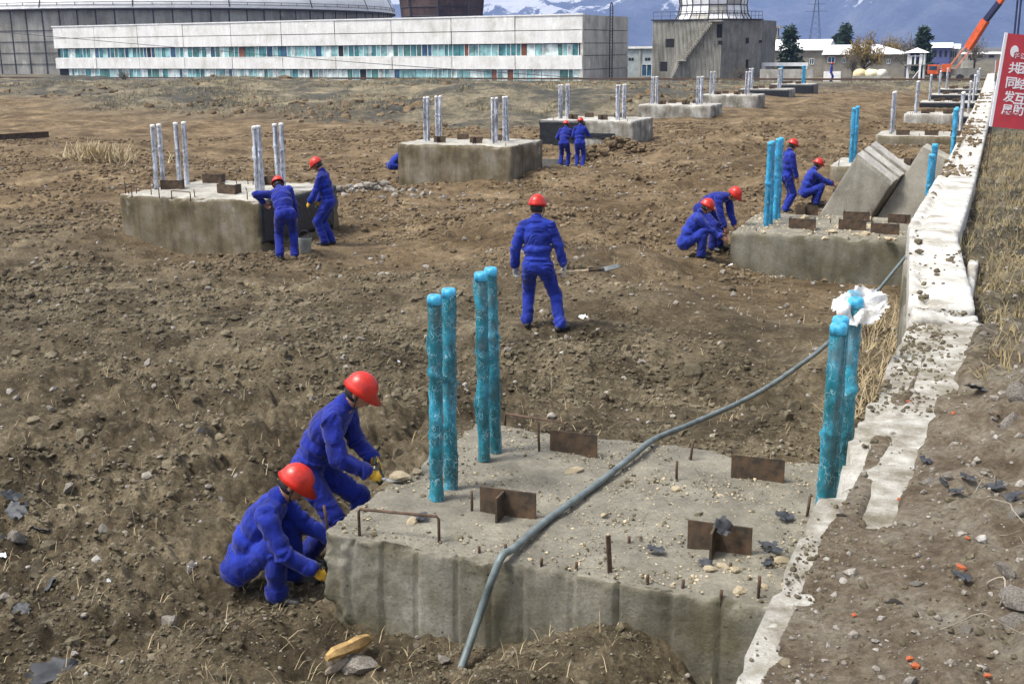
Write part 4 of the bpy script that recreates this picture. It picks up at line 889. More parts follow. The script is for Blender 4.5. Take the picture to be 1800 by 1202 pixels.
part(lad, 'top_hoop', MT['darkmetal'], lambda m: m.tube([g.pt(END_L * .5 + .06 - .36 * math.cos(a), zt_ - .3 + .9 * math.sin(a), .6) for a in np.linspace(0, math.pi, 9)], .07, 6))
for k in range(24): part(lad, 'rung', MT['darkmetal'], lambda m: m.tube([g.pt(END_L * .5 - .3, .5 + k * .34, .6), g.pt(END_L * .5 + .42, .5 + k * .34, .6)], .03, 5))
# domed hall
dc = D(305, 90, 222); DR = 49.0; ez = 11.6
dm = thing('domed_hall', 'huge round grey hall with ribbed wall and pale domed roof', 'building', (dc[0], dc[1], 0))
n_ = 120; V = [(DR * math.cos(2 * math.pi * i / n_), DR * math.sin(2 * math.pi * i / n_), z) for z in (0, ez) for i in range(n_)]
link('wall', mesh_np('wall', V, [(i, (i + 1) % n_, n_ + (i + 1) % n_, n_ + i) for i in range(n_)], MT['dome_wall'], True), dm)
prof = [(DR + .8, ez), (DR + .8, ez + .35)] + [((DR + .4) * math.cos(a), ez + .4 + 15 * math.sin(a)) for a in np.linspace(.12, 1.5, 14)]
V = [(r * math.cos(2 * math.pi * i / n_), r * math.sin(2 * math.pi * i / n_), z) for r, z in prof for i in range(n_)]
link('roof', mesh_np('roof', V, [(j * n_ + i, j * n_ + (i + 1) % n_, (j + 1) * n_ + (i + 1) % n_, (j + 1) * n_ + i) for j in range(len(prof) - 1) for i in range(n_)], MT['dome_roof'], True), dm)
ribm = MB().box((0, 0, ez / 2), (.16, .22, ez)); ribme = mesh_np('wall_rib', ribm.v, ribm.f, MT['darkmetal'], False)
rr_ = MB(); rr_.tube([(r + .05 if j > 1 else r, 0, z + .1) for j, (r, z) in enumerate(prof[1:])], .10, 5); rrme = mesh_np('roof_rib', rr_.v, rr_.f, MT['joint'])
psm = MB().tube([(0, 0, 0), (0, 0, 1.0)], .05, 5); pme = mesh_np('rail_post', psm.v, psm.f, MT['darkmetal'])
for i in range(90):
    a = 2 * math.pi * i / 90
    if math.sin(a - YAW * 0) > .55: continue       # back of the hall
    o = link('wall_rib', ribme, dm); o.location = (DR * math.cos(a), DR * math.sin(a), 0); o.rotation_euler = (0, 0, a)
    o = link('rail_post', pme, dm); o.location = ((DR + .6) * math.cos(a), (DR + .6) * math.sin(a), ez + .35)
    if i % 5 == 0: o = link('roof_rib', rrme, dm); o.rotation_euler = (0, 0, a)
for z in (2.0, 4.0, 6.0, 8.0): link('wall_band', mesh_np('wall_band', *(lambda b: (b.v, b.f))(MB().tube([((DR + .08) * math.cos(a), (DR + .08) * math.sin(a), z) for a in np.linspace(0, 2 * math.pi, n_)], .05, 4)), MT['darkmetal']), dm)
for z, r in ((ez + 1.3, .05), (ez + .85, .04), (ez + .1, .22)): link('rail', mesh_np('rail', *(lambda b: (b.v, b.f))(MB().tube([((DR + .75) * math.cos(a), (DR + .75) * math.sin(a), z) for a in np.linspace(0, 2 * math.pi, n_)], r, 4)), MT['darkmetal']), dm)
# brown hopper tower
bc = D(777, 30, 215); bt_ = thing('brown_tower', 'dark red brown sheet clad tower rising behind the white panel building', 'tower', (bc[0], bc[1], 0))
def ring(r, z, n=8, rot=.35): return [(r * math.cos(2 * math.pi * i / n + rot), r * math.sin(2 * math.pi * i / n + rot), z) for i in range(n)]
V = ring(6.6, 0) + ring(7.6, 9) + ring(8.3, 15.5) + ring(8.3, 17) + ring(0.1, 17.2); n_ = 8
link('shaft', mesh_np('shaft', V, [(j * n_ + i, j * n_ + (i + 1) % n_, (j + 1) * n_ + (i + 1) % n_, (j + 1) * n_ + i) for j in range(4) for i in range(n_)], MT['brown'], False), bt_)
for i in range(8):
    p0, p1 = np.array(ring(7.65, 9)[i]), np.array(ring(8.36, 15.5)[i]); MB().bar(p0, p1, .3).build('corner_angle', MT['darkmetal'], bt_)
for z in (10.3, 12, 13.8): MB().tube([np.array(p) for p in ring(7.68 + (z - 9) * .108, z) + ring(7.68 + (z - 9) * .108, z)[:1]], .08, 4).build('seam', MT['darkmetal'], bt_)
# pale blue hall between
Yb = 158; f2 = Fac(D(1090, 100, Yb), D(1150, 100, Yb)); bb = thing('blue_grey_hall', 'small pale blue building with green door between the white building and the cooling tower', 'building', (*((f2.A + f2.B) / 2), 0)); zt_ = f2.at(1120, 86)[1]
part(bb, 'wall', MT['bluewall'], lambda m: f2.slab(m, -1, f2.L + 1, 0, zt_, -8, 0)); part(bb, 'roof', MT['whitepaint'], lambda m: f2.slab(m, -1.2, f2.L + 1.2, zt_, zt_ + .3, -8.2, .3))
def win(t, fc, x0, y0, x1, y1, mat, frame_=True, name='window'):
    d0, z1 = fc.at(x0, y0); d1, z0 = fc.at(x1, y1); w = part(t, name, mat, lambda m: fc.slab(m, d0, d1, z0, z1, -.05, .03))
    if frame_:
        m = MB(); off = np.array(t.location)
        for a, b, c, e in ((d0 - .06, d0, z0, z1), (d1, d1 + .06, z0, z1), (d0 - .06, d1 + .06, z1, z1 + .06), (d0 - .06, d1 + .06, z0 - .06, z0), ((d0 + d1) / 2 - .03, (d0 + d1) / 2 + .03, z0, z1)): fc.slab(m, a, b, c, e, 0, .08)
        m.v = [tuple(np.array(v) - off) for v in m.v]; m.build('window_frame', MT['whitepaint'], w)
for x0, x1 in ((1105, 1109), (1110, 1114), (1134, 1138), (1139, 1143)): win(bb, f2, x0, 102, x1, 107, MT['hole'], False)
win(bb, f2, 1129, 114, 1145, 134, PANES[1]); win(bb, f2, 1130, 134, 1146, 141, PANES[5], False, 'door')
part(bb, 'pilaster', MT['greywall'], lambda m: f2.slab(m, f2.at(1124, 90)[0], f2.at(1127, 90)[0], 0, zt_, -.1, .15))
# clad block with lattice cooling tower on its roof
B3 = D(1270, 35, 134); zc = B3[2]; A3 = D(1148, 33, 134.5); C3 = D(1340, 40, 139)
ct = thing('cooling_tower', 'grey slat clad block with outside stair and white lattice drum on its roof', 'tower', (B3[0] - 3, B3[1] + 3, 0))
fa, fb = Fac(A3, B3), Fac(B3, C3); back = np.append(-fa.n * 7, 0)
part(ct, 'core', MT['siding2'], lambda m: m.poly([np.array([*fa.A, 0]) + np.append(-fa.n * .15, 0), np.array([*fa.B, 0]) + np.append(-fa.n * .15, 0), np.array([*fb.B, 0]) + np.append(-fb.n * .15, 0), np.array([*fb.B, 0]) + back, np.array([*fa.A, 0]) + back], (0, 0, zc)))
part(ct, 'smooth_wall', MT['siding2'], lambda m: fb.slab(m, .03, fb.L, 0, zc - .02, -.1, .0))
holes = [(1172, 69, 1184, 84), (1161, 109, 1172, 126), (1261, 43, 1269, 67), (1263, 72, 1269, 79)]
def siding(m):
    n = 52; w_ = fa.L / n
    hs_ = [(fa.at(a, b), fa.at(c, d)) for a, b, c, d in holes]
    for i in range(n):
        d0 = i * w_; segs = [(0, zc - .03)]
        for (h0, zt2), (h1, zb2) in hs_:
            if d0 + w_ > h0 and d0 < h1: segs = [s for a, b in segs for s in ((a, min(b, zb2)), (max(a, zt2), b)) if s[1] - s[0] > .05]
        for a, b in segs: fa.slab(m, d0 + .015, d0 + w_ * .62, a, b, -.1, .06 + .03 * ((i * 5) % 3) / 2); fa.slab(m, d0 + w_ * .62, d0 + w_ + .015, a, b, -.1, -.06)
part(ct, 'slat_cladding', MT['siding'], siding)['kind'] = 'stuff'
for a, b, c, d in holes: win(ct, fa, a, b, c, d, MT['hole'], False, 'opening')
for a, b, c, d in ((1311, 67, 1316, 77), (1311, 105, 1315, 120), (1334, 71, 1339, 76)): win(ct, fb, a, b, c, d, MT['hole'], False, 'opening')
part(ct, 'parapet', MT['darkmetal'], lambda m: (fa.slab(m, -.2, fa.L + .1, zc, zc + .12, -.3, .2), fb.slab(m, -.05, fb.L, zc, zc + .125, -.3, .2)))
# outside stair
s0 = fa.at(1181, 140); s1 = fa.at(1197, 107); s2 = fa.at(1203, 107); s3 = fa.at(1254, 38)
for (d0, z0), (d1, z1), nn in ((s0, s1, 9), (s2, s3, 17)):
    part(ct, 'stringer', MT['greywall'], lambda m: m.hexa(fa.pt(d0, z0 - .25, .15), np.append(fa.u * (d1 - d0), z1 - z0), np.append(fa.n * .1, 0), (0, 0, .3)))
    for i in range(nn): part(ct, 'stair_tread', MT['panel_end'], lambda m: fa.slab(m, d0 + (d1 - d0) * i / nn, d0 + (d1 - d0) * (i + 1) / nn + .05, z0 + (z1 - z0) * (i + .5) / nn, z0 + (z1 - z0) * (i + .5) / nn + .06, .12, 1.0))
    part(ct, 'handrail', MT['siding'], lambda m: m.tube([fa.pt(d0, z0 + .95, 1.0), fa.pt(d1, z1 + .95, 1.0)], .03, 5))
part(ct, 'landing', MT['greywall'], lambda m: fa.slab(m, s1[0] - .3, s2[0] + .5, s1[1] - .05, s1[1] + .08, .0, 1.1)); part(ct, 'landing', MT['greywall'], lambda m: fa.slab(m, s3[0] - .2, s3[0] + 1.2, s3[1] - .05, s3[1] + .08, .0, 1.1))
for fc in (fa, fb):
    for k in range(9 if fc is fa else 12): 
        dd = fc.L * k / (8 if fc is fa else 11); part(ct, 'rail_post', MT['darkmetal'], lambda m: m.tube([fc.pt(dd, zc, -.05), fc.pt(dd, zc + .95, -.05)], .025, 4))
    part(ct, 'rail', MT['darkmetal'], lambda m: (m.tube([fc.pt(0, zc + .95, -.05), fc.pt(fc.L, zc + .95, -.05)], .03, 4), m.tube([fc.pt(0, zc + .5, -.05), fc.pt(fc.L, zc + .5, -.05)], .02, 4)))
cc = (A3[:2] + B3[:2]) / 2 * .35 + (B3[:2] + C3[:2]) / 2 * .65; q = D(1253, 30, 139); cc = q[:2]
n_ = 12; lev = [(4.35, zc + .1), (3.95, zc + .75), (3.8, zc + 1.7), (3.95, zc + 2.7), (4.2, zc + 3.9), (4.5, zc + 5.2), (4.9, zc + 6.6)]
pr_ = [[np.array([cc[0] + r * math.cos(2 * math.pi * i / n_ + .1), cc[1] + r * math.sin(2 * math.pi * i / n_ + .1), z]) for i in range(n_)] for r, z in lev]
off = np.array(ct.location)
for j in range(len(lev) - 1):
    for i in range(n_):
        a, b, c, d = pr_[j][i], pr_[j][(i + 1) % n_], pr_[j + 1][(i + 1) % n_], pr_[j + 1][i]
        if (a[1] + b[1]) / 2 > cc[1] + 2.5: continue
        nrm = unit(np.append((a + b)[:2] / 2 - cc, 0)); m = MB(); m.poly([a - off, b - off, c - off, d - off], -nrm * .05); m.build('drum_panel', MT['roofwhite'] if (i * 3 + j) % 4 else MT['panel_end'], ct)
for i in range(n_):
    if pr_[0][i][1] > cc[1] + 3: continue
    MB().tube([1.0 * (p[i] - off) + np.append((p[i][:2] - cc) * .015, 0) for p in pr_], .06, 5).build('lattice_rib', MT['darkmetal'], ct)
    mid = [ (p[i] + p[(i + 1) % n_]) / 2 for p in pr_]; MB().tube([q_ - off + np.append((q_[:2] - cc) * .02, 0) for q_ in mid], .035, 5).build('lattice_rib', MT['darkmetal'], ct)
for p in pr_[1:]: MB().tube([q_ - off + np.append((q_[:2] - cc) * .015, 0) for q_ in p + p[:1]], .05, 5).build('lattice_hoop', MT['darkmetal'], ct)
# hut behind the tower
Yh = 175; f4 = Fac(D(1338, 60, Yh), D(1367, 60, Yh)); ht = thing('lookout_hut', 'small grey open sided hut on stilts behind the cooling tower block', 'hut', (*((f4.A + f4.B) / 2), 0)); z1_ = f4.at(1350, 50)[1]; z0_ = f4.at(1350, 63)[1]
part(ht, 'base', MT['siding2'], lambda m: f4.slab(m, 0, f4.L, 0, z0_, -2.5, 0)); part(ht, 'roof', MT['siding'], lambda m: f4.slab(m, -.3, f4.L + .3, z1_, z1_ + .3, -2.8, .3))
for dd in (.05, f4.L * .5, f4.L - .15): part(ht, 'post', MT['siding'], lambda m: f4.slab(m, dd, dd + .15, z0_, z1_, -.2, -.02))
part(ht, 'dark_interior', MT['hole'], lambda m: f4.slab(m, .2, f4.L - .2, z0_, z1_, -2.3, -1.0))
# long low building with white roof
def lowhouse(xa, xb, ye, yr, Y, label, wins, dpt=9, hip=0.0, roofm='roofwhite'):
    fc = Fac(D(xa, ye, Y), D(xb, ye, Y)); t = thing('low_building', label, 'building', (*((fc.A + fc.B) / 2), 0)); ze = fc.at((xa + xb) / 2, ye)[1]
    zr_ = D((xa + xb) / 2, yr, Y + dpt / 2)[2]
    part(t, 'wall', MT['tanwall'], lambda m: fc.slab(m, 0, fc.L, 0, ze, -dpt, 0))
    def rf(m):
        a, b = fc.pt(-.3, ze, .5), fc.pt(fc.L + .3, ze, .5); c, d = fc.pt(fc.L + .3 - hip, zr_, -dpt / 2), fc.pt(-.3, zr_, -dpt / 2); e, g_ = fc.pt(fc.L + .3, ze, -dpt - .5), fc.pt(-.3, ze, -dpt - .5)
        m.add([a, b, c, d, e, g_], [(0, 1, 2, 3), (3, 2, 4, 5), (0, 3, 5), (1, 4, 2), (0, 5, 4, 1)])
    part(t, 'roof', MT[roofm], rf)
    for wn in wins: win(t, fc, *wn, PANES[1])
    return t
lowhouse(1330, 1452, 89, 70, 168, 'tan building with tall white roof behind the fir tree', [(1346, 97, 1355, 107), (1424, 104, 1430, 113)])
lowhouse(1449, 1592, 96, 79, 158, 'lower tan building with hipped pale roof beside the guard tower', [(1456, 101, 1467, 110), (1481, 103, 1486, 110), (1523, 104, 1528, 112), (1560, 105, 1564, 112)], hip=4)
# white portico frame and blotched walls
def wallseg(xa, xb, yt, Y, label, mat, th=.3, zb=0.0):
    fc = Fac(D(xa, yt, Y), D(xb, yt, Y)); z = fc.at((xa + xb) / 2, yt)[1]; m = MB(); fc.slab(m, 0, fc.L, zb, z, -th, 0); c = np.array([*((fc.A + fc.B) / 2), 0]); m.v = [tuple(np.array(v) - c) for v in m.v]
    o = m.build('yard_wall', mat); o.location = tuple(c); return tag(o, label, 'wall')
wallseg(1336, 1430, 122, 134, 'blotched low yard wall below the white portico frame', MT['greywall']); wallseg(1448, 1478, 126, 138, 'white topped low wall behind the distant worker', MT['whitepaint']); wallseg(1498, 1566, 134, 132, 'pale rubble wall beside the guard tower', MT['greywall'])
Yp = 140; f5 = Fac(D(1336, 114, Yp), D(1420, 114, Yp)); pt_ = thing('portico_frame', 'white concrete gate frame in front of the fir tree', 'gate frame', (*((f5.A + f5.B) / 2), 0)); zz = f5.at(1380, 116)[1]
part(pt_, 'lintel', MT['whitepaint'], lambda m: f5.slab(m, 0, f5.L, zz - .05, zz + .35, -.4, 0))
for xx in (1337, 1411): part(pt_, 'post', MT['whitepaint'], lambda m: f5.slab(m, f5.at(xx, 120)[0], f5.at(xx, 120)[0] + .5, 0, zz - .05, -.35, -.04))
# covered heaps
for k, (x0, x1, mt) in enumerate(((1500, 1522, (.62, .50, .28)), (1520, 1544, (.70, .62, .42)), (1541, 1558, (.66, .62, .5)))):
    c = D((x0 + x1) / 2, 138, 136); V, F = ell_mesh_np((0, 0, .5), ((x1 - x0) / 2 / 14.6, 1.0, .62), np.eye(3)); V = np.array(V); V = V + .08 * noise3(V * 2 + k, k)[:, None]
    o = link('covered_heap', mesh_np('covered_heap', V, F, simple('tarp_%d' % k, mt, .7, 0, .15, 2, .01))); o.location = (c[0], c[1], .55); tag(o, ('ochre', 'cream', 'off white')[k] + ' tarpaulin covered heap behind the rubble wall', 'covered heap', 'tarpaulin heaps')
# guard tower
Yg = 126; f6 = Fac(D(1591, 120, Yg), D(1627, 120, Yg)); gt = thing('guard_tower', 'white framed guard tower on stilts with pyramid roof', 'guard tower', (*((f6.A + f6.B) / 2), 0)); zf = f6.at(1610, 115)[1]; ze = f6.at(1610, 93)[1]; zp = f6.at(1610, 86)[1]
for dd, oo in ((.15, 0), (f6.L - .25, 0), (.15, -2.0), (f6.L - .25, -2.0)): part(gt, 'leg', MT['whitepaint'], lambda m: f6.slab(m, dd, dd + .13, 0, ze, oo - .13, oo))
part(gt, 'stair_post', MT['whitepaint'], lambda m: f6.slab(m, f6.L * .68, f6.L * .68 + .2, 0, zf + .3, .05, .2))
part(gt, 'brace', MT['whitepaint'], lambda m: m.bar(f6.pt(.3, .1, .02), f6.pt(f6.L * .68, zf - .5, .02), .08))
part(gt, 'platform', MT['siding2'], lambda m: f6.slab(m, -.15, f6.L + .02, zf - .06, zf + .06, -2.2, .15))
part(gt, 'roof', MT['roofwhite'], lambda m: m.add([f6.pt(-.2, ze, .2), f6.pt(f6.L + .2, ze, .2), f6.pt(f6.L + .2, ze, -2.3), f6.pt(-.2, ze, -2.3), f6.pt(f6.L / 2, zp + .1, -1.05)], [(0, 1, 4), (1, 2, 4), (2, 3, 4), (3, 0, 4), (3, 2, 1, 0)]))
part(gt, 'back_panel', simple('blue_board', (.05, .07, .22), .7, 0, .4, 3), lambda m: f6.slab(m, .3, f6.L - .35, zf + .5, ze - .02, -2.0, -1.9))
for k, (a, b) in enumerate(((.12, .3), (.42, .5), (.66, .82))): part(gt, 'front_panel', MT['whitepaint'], lambda m: f6.slab(m, f6.L * a, f6.L * b, zf + .06, zf + .9 + .1 * k, -.1, -.05))
part(gt, 'rail', MT['whitepaint'], lambda m: f6.slab(m, .2, f6.L - .2, zf + .85, zf + .92, -.05, .02))
# far things right of the tower
def farbox(xa, xb, yt, yb, Y, wm, rm, label, name='far_house'):
    fc = Fac(D(xa, yb, Y), D(xb, yb, Y)); t = thing(name, label, 'house', (*((fc.A + fc.B) / 2), 0)); zt2 = fc.at((xa + xb) / 2, yt)[1]; h_ = (zt2 - .3) * .35
    part(t, 'wall', wm, lambda m: fc.slab(m, 0, fc.L, -.5, zt2 - h_ * .5, -6, 0)); part(t, 'roof', rm, lambda m: m.poly([fc.pt(-.5, zt2 - h_ * .5, .5), fc.pt(-.5, zt2 - h_ * .5, -6.5), fc.pt(-.5, zt2 + h_ * .2, -3)], np.append(fc.u * (fc.L + 1), 0)))
    for k in range(3): part(t, 'window', MT['hole'], lambda m: fc.slab(m, fc.L * (.12 + .3 * k), fc.L * (.26 + .3 * k), zt2 - h_ * 1.8, zt2 - h_ * .9, -.05, .04))
farbox(1638, 1669, 78, 96, 260, simple('blue_wall', (.08, .09, .22), .8), MT['roofwhite'], 'distant blue house with white roof behind the crane')
farbox(1690, 1757, 93, 102, 320, MT['tanwall'], MT['roofwhite'], 'distant long white roofed shed behind the red banner')
farbox(1670, 1683, 80, 92, 262, MT['greywall'], MT['roofwhite'], 'distant small pale gabled house beside the blue one')
# ------------------------------------------------------------------ rails and wire
def rail(Y, off, label):
    a, b = np.array([-150, Y + off, .98]), np.array([35, Y + 3 + off, .9]); m = MB(); m.bar(a, b, .09, .16)
    return tag(m.build('rail', MT['rebar']), label, 'rail', 'railway rails')
rail(116.5, 0, 'rusty rail across the field in front of the white panel building, site side'); rail(116.5, 1.5, 'rusty rail across the field in front of the white panel building, building side')
pts = [D(x, y, Y) for x, y, Y in ((-40, 53, 110), (0, 57, 110), (300, 83, 108), (600, 108, 105), (850, 126, 100), (1080, 142, 96), (1200, 159, 92), (1330, 166, 90), (1440, 172, 88))]
tag(MB().tube(smooth_path(pts, 5), .03, 5).build('overhead_wire', MT['darkmetal'], None, True), 'thin dark wire sagging across the white panel building', 'wire')
# ------------------------------------------------------------------ crane
MT['orange'] = simple('orange_paint', (.62, .10, .02), .45, 0, .2, 2); MT['navy'] = simple('navy_paint', (.02, .022, .07), .4, 0, .2, 2); MT['orange2'] = simple('faded_orange', (.55, .20, .12), .6, 0, .3, 2); MT['tyre'] = simple('tyre', (.02, .02, .02), .8)
Yc = 134; base = D(1666, 137, Yc); cr = thing('mobile_crane', 'orange mobile crane with long telescopic boom raised over the site', 'crane', (base[0], base[1], .3)); off = np.array(cr.location)
b0 = D(1664, 133, Yc) - off; b1_ = D(1702, 85, Yc) - off; b2_ = D(1733, 36, Yc - 1) - off; b3 = D(1757, 5, Yc - 2) - off; b4 = b3 + (b3 - b2_) * 2.2
MB().bar(b1_, b2_, .62, .7).build('boom_section', MT['orange'], cr); MB().bar(b2_, b3, .48, .52).build('boom_section', MT['navy'], cr); MB().bar(b3, b4, .44, .46).build('boom_section', MT['orange'], cr)
u_, v_, d_ = frame(b1_ - b0)
for s1_ in (-1, 1):
    for s2_ in (-1, 1): MB().tube([b0 + u_ * .32 * s1_ + v_ * .35 * s2_, b1_ + u_ * .28 * s1_ + v_ * .3 * s2_], .10, 5).build('lattice_chord', MT['orange2'], cr)
for i in range(10):
    a, b = b0 + (b1_ - b0) * i / 10, b0 + (b1_ - b0) * (i + 1) / 10; s = 1 if i % 2 else -1; MB().tube([a + u_ * .3 * s + v_ * .33, b - u_ * .3 * s + v_ * .33], .05, 4).build('lattice_brace', MT['orange2'], cr); MB().tube([a + u_ * .3 * s - v_ * .33, b - u_ * .3 * s - v_ * .33], .05, 4).build('lattice_brace', MT['orange2'], cr)
MB().tube([D(1693, 137, Yc) - off, D(1701, 92, Yc) - off], .13, 6).build('hydraulic_ram', MT['whitepaint'], cr)
MB().box((.6, .4, 1.0), (5.2, 2.4, .7)).build('carrier', MT['siding2'], cr); MB().box((-1.5, -.2, 1.3), (1.1, 1.4, .95)).build('cab', MT['orange'], cr); MB().box((-.2, -.6, 1.45), (.9, 1.0, .8)).build('cab', MT['orange'], cr); MB().box((1.8, .3, 1.8), (1.2, 1.4, .8)).build('winch_house', MT['siding'], cr); MB().box((-1.5, -.91, 1.45), (.8, .02, .4)).build('window', PANES[1], cr)
for xx in (-1.4, -.2, 1.2, 2.5): MB().tube([(xx, -1.0, .45), (xx, -.7, .45)], .38, 14).build('wheel', MT['tyre'], cr)
MB().tube([b4, b4 - np.array([0, 0, 9])], .03, 4).build('hoist_rope', MT['darkmetal'], cr)
# pylons, poles
def pylon(px, yt, yb, Y, label, w=2.4):
    c = D(px, yb, Y); top = D(px, yt, Y)[2]; t = thing('lattice_pylon', label, 'pylon', (c[0], c[1], c[2])); H = top - c[2]
    for s1_ in (-1, 1):
        for s2_ in (-1, 1): MB().tube([(s1_ * w, s2_ * w, 0), (s1_ * .25, s2_ * .25, H)], .10, 4).build('leg', MT['darkmetal'], t)
    for i in range(9):
        a, b = i / 9, (i + 1) / 9; wa, wb_ = w * (1 - a) + .25 * a, w * (1 - b) + .25 * b; MB().bar((-wa, -wa, H * a), (wb_, -wb_, H * b), .07).build('brace', MT['darkmetal'], t); MB().bar((wa, -wa, H * a), (-wb_, -wb_, H * b), .07).build('brace', MT['darkmetal'], t)
    for z, ww in ((.62, 5), (.76, 4.2), (.9, 3.2)): MB().bar((-ww, 0, H * z), (ww, 0, H * z), .18).build('cross_arm', MT['darkmetal'], t)
pylon(1432, -14, 76, 560, 'tall lattice power pylon against the blue mountain')
for px, lb in ((1783, 'thin dark pole left of its twin, behind the red banner'), (1789, 'thin dark pole right of its twin, behind the red banner')):
    a = D(px, 62, 60); q = D(px + 2, -40, 60); o = MB().tube([(0, 0, -3), (0, 0, float(q[2] - a[2]))], .05, 6).build('mast_pole', MT['navy']); o.location = tuple(a); tag(o, lb, 'pole', 'poles behind the banner')
# ------------------------------------------------------------------ trees
def leafmat(name, c, c2): 
    m = simple(name, c, .8, 0, .3, .9, col2=c2); return m
MT['fir'] = leafmat('fir_needles', (.035, .075, .045), (.012, .03, .022)); MT['willow'] = leafmat('willow_twigs', (.30, .21, .055), (.14, .10, .03)); MT['twig'] = leafmat('bare_twigs', (.17, .14, .095), (.08, .07, .05)); MT['bark'] = simple('bark', (.09, .07, .05), .9, 0, .3, 6, .01)
def tree(px, yb, yt, Y, wpx, kind, label, seed):
    r = np.random.default_rng(seed); b = D(px, yb, Y); H = float(D(px, yt, Y)[2] - .2); W = wpx / 2 * (Y / math.cos(YAW)) / FPX * .95; t = thing(kind + '_tree', label, 'tree', (b[0], b[1], .2)); tr = MB()
    lean_ = r.uniform(-.03, .03) * H
    tr.tube([(0, 0, -.2), (lean_ * .3, 0, H * .4), (lean_, 0, H * .94)], [H * .03, H * .02, H * .005], 7)
    V = []; F = []
    def card(c, d, l, w_):
        u, v, d = frame(d); a = r.uniform(0, 6.28); s = u * math.cos(a) + v * math.sin(a); i = len(V); V.extend([c, c + d * l * .5 + s * w_, c + d * l, c + d * l * .5 - s * w_]); F.append((i, i + 1, i + 2, i + 3))
    if kind == 'fir':
        for k in range(46):
            h = H * (.12 + .86 * (k / 46)); a = k * 2.4; L = W * (1 - (h / H - .1)) ** .8 * r.uniform(.6, 1.15); d = np.array([math.cos(a), math.sin(a), r.uniform(-.25, .15)])
            c0 = np.array([lean_ * h / H, 0, h]); tr.tube([c0, c0 + d * L], [.03, .01], 4)
            for q in range(int(26 + 30 * L / W)): u_ = r.uniform(.15, 1.0); p = c0 + d * L * u_ + r.normal(size=3) * .10 * H / 5; card(p, d + r.normal(size=3) * .6, H * .085, H * .018)
    else:
        n = 40 if kind == 'willow' else 34
        for k in range(n):
            a = r.uniform(0, 6.28); el = r.uniform(.25, 1.3); L = r.uniform(.55, 1.0); tip = np.array([math.cos(a) * math.cos(el) * W * L, math.sin(a) * math.cos(el) * W * L, H * .35 + math.sin(el) * H * .62 * L]); c0 = np.array([0, 0, H * r.uniform(.2, .5)])
            mid = (c0 + tip) / 2 + r.normal(size=3) * .05 * H; tr.tube([c0, mid, tip], [H * .01, H * .006, H * .002], 4)
            for q in range(60 if kind == 'willow' else 26):
                u_ = r.uniform(.35, 1.05); p = (c0 + (mid - c0) * 2 * u_ if u_ < .5 else mid + (tip - mid) * (2 * u_ - 1)) + r.normal(size=3) * .045 * H
                card(p, (np.array([0, 0, -.8]) if kind == 'willow' else np.array([0, 0, .8])) + r.normal(size=3) * .7, H * r.uniform(.05, .12), H * (.008 if kind == 'willow' else .0045))
    tr.build('trunk', MT['bark'], t, True); link('crown', mesh_np('crown', V, F, MT[{'fir': 'fir', 'willow': 'willow', 'bare': 'twig'}[kind]], False), t)
tree(1386, 128, 47, 150, 52, 'fir', 'dark fir tree in front of the tan building with the tall white roof', 1)
tree(1484, 110, 42, 178, 44, 'fir', 'dark fir tree rising behind the yellow willow', 2); tree(1622, 118, 46, 150, 46, 'fir', 'dark fir tree behind the guard tower', 3); tree(1468, 110, 60, 185, 30, 'fir', 'small dark fir beside the one behind the willow', 8)
tree(1518, 124, 52, 146, 105, 'willow', 'yellow twigged willow over the lower tan building', 4); tree(1596, 122, 54, 152, 70, 'bare', 'bare grey tree left of the guard tower fir', 5); tree(1498, 135, 88, 140, 40, 'bare', 'low bare bush tree by the rubble wall', 6); tree(1560, 120, 58, 172, 60, 'willow', 'second yellow twigged willow behind the hipped roof', 7)
tree(1300, 146, 112, 128, 60, 'bare', 'bare shrub against the smooth side of the cooling tower block', 9); tree(1712, 120, 60, 170, 60, 'bare', 'thin bare tree behind the crane boom', 10); tree(220, 146, 118, 112, 40, 'bare', 'bare bush in front of the white building near its left end', 11)
# ------------------------------------------------------------------ mountains and the air before them
def mountains():
    m, nt, b = newmat('mountain'); co = coords(nt)
    base_ = ramp(nt, tnoise(nt, co, .006, 9, .7), [(.32, (.02, .035, .08)), (.47, (.05, .075, .14)), (.6, (.13, .15, .20)), (.75, (.28, .27, .27))])  # slate-blue base: part of the distance haze is put into this colour
    g_ = _n(nt, 'ShaderNodeAttribute', attribute_name='snow'); n = tnoise(nt, co, .019, 9, .72); ad = _n(nt, 'ShaderNodeMath', operation='ADD'); nt.links.new(g_.outputs['Fac'], ad.inputs[0]); nt.links.new(n, ad.inputs[1])
    sf = ramp(nt, ad.outputs[0], [(.63, 0.0), (.66, 1.0)]); nt.links.new(mixc(nt, sf, base_, (.85, .85, .87)), b.inputs['Base Color']); b.inputs['Roughness'].default_value = .95
    bump(nt, b, tnoise(nt, co, .03, 8, .75), 40); return m
mm = mountains(); nx, ny = 420, 150
th = np.radians(np.linspace(-32, 62, nx)); T, Tr = np.meshgrid(th, np.linspace(0, 1, ny))
r0 = 3100 + 260 * noise2(T * 6, T * 0, 1, 56) + 90 * noise2(T * 17, T * 0, 1, 57); Rr = r0 + Tr ** 1.2 * 2300
X = (-np.sin(T) * Rr).ravel(); Y = (np.cos(T) * Rr).ravel(); up_ = (Rr - r0).ravel()
q = X * .92 + up_ * .55                                   # spurs run down the slope at a slant
sp1 = 1 - np.abs(noise2(q, up_ * .25, 420, 51)); sp2 = 1 - np.abs(noise2(q * 1.0 + 77, up_ * .35, 170, 52)); sp3 = 1 - np.abs(noise2(X, Y, 70, 53))
Z = -3 + up_ * .30 + np.clip(up_ / 160, 0, 1) * (150 * sp1 ** 1.5 + 75 * sp2 + 22 * sp3 - 110)
Z = np.where(up_ < 1, -6, Z)
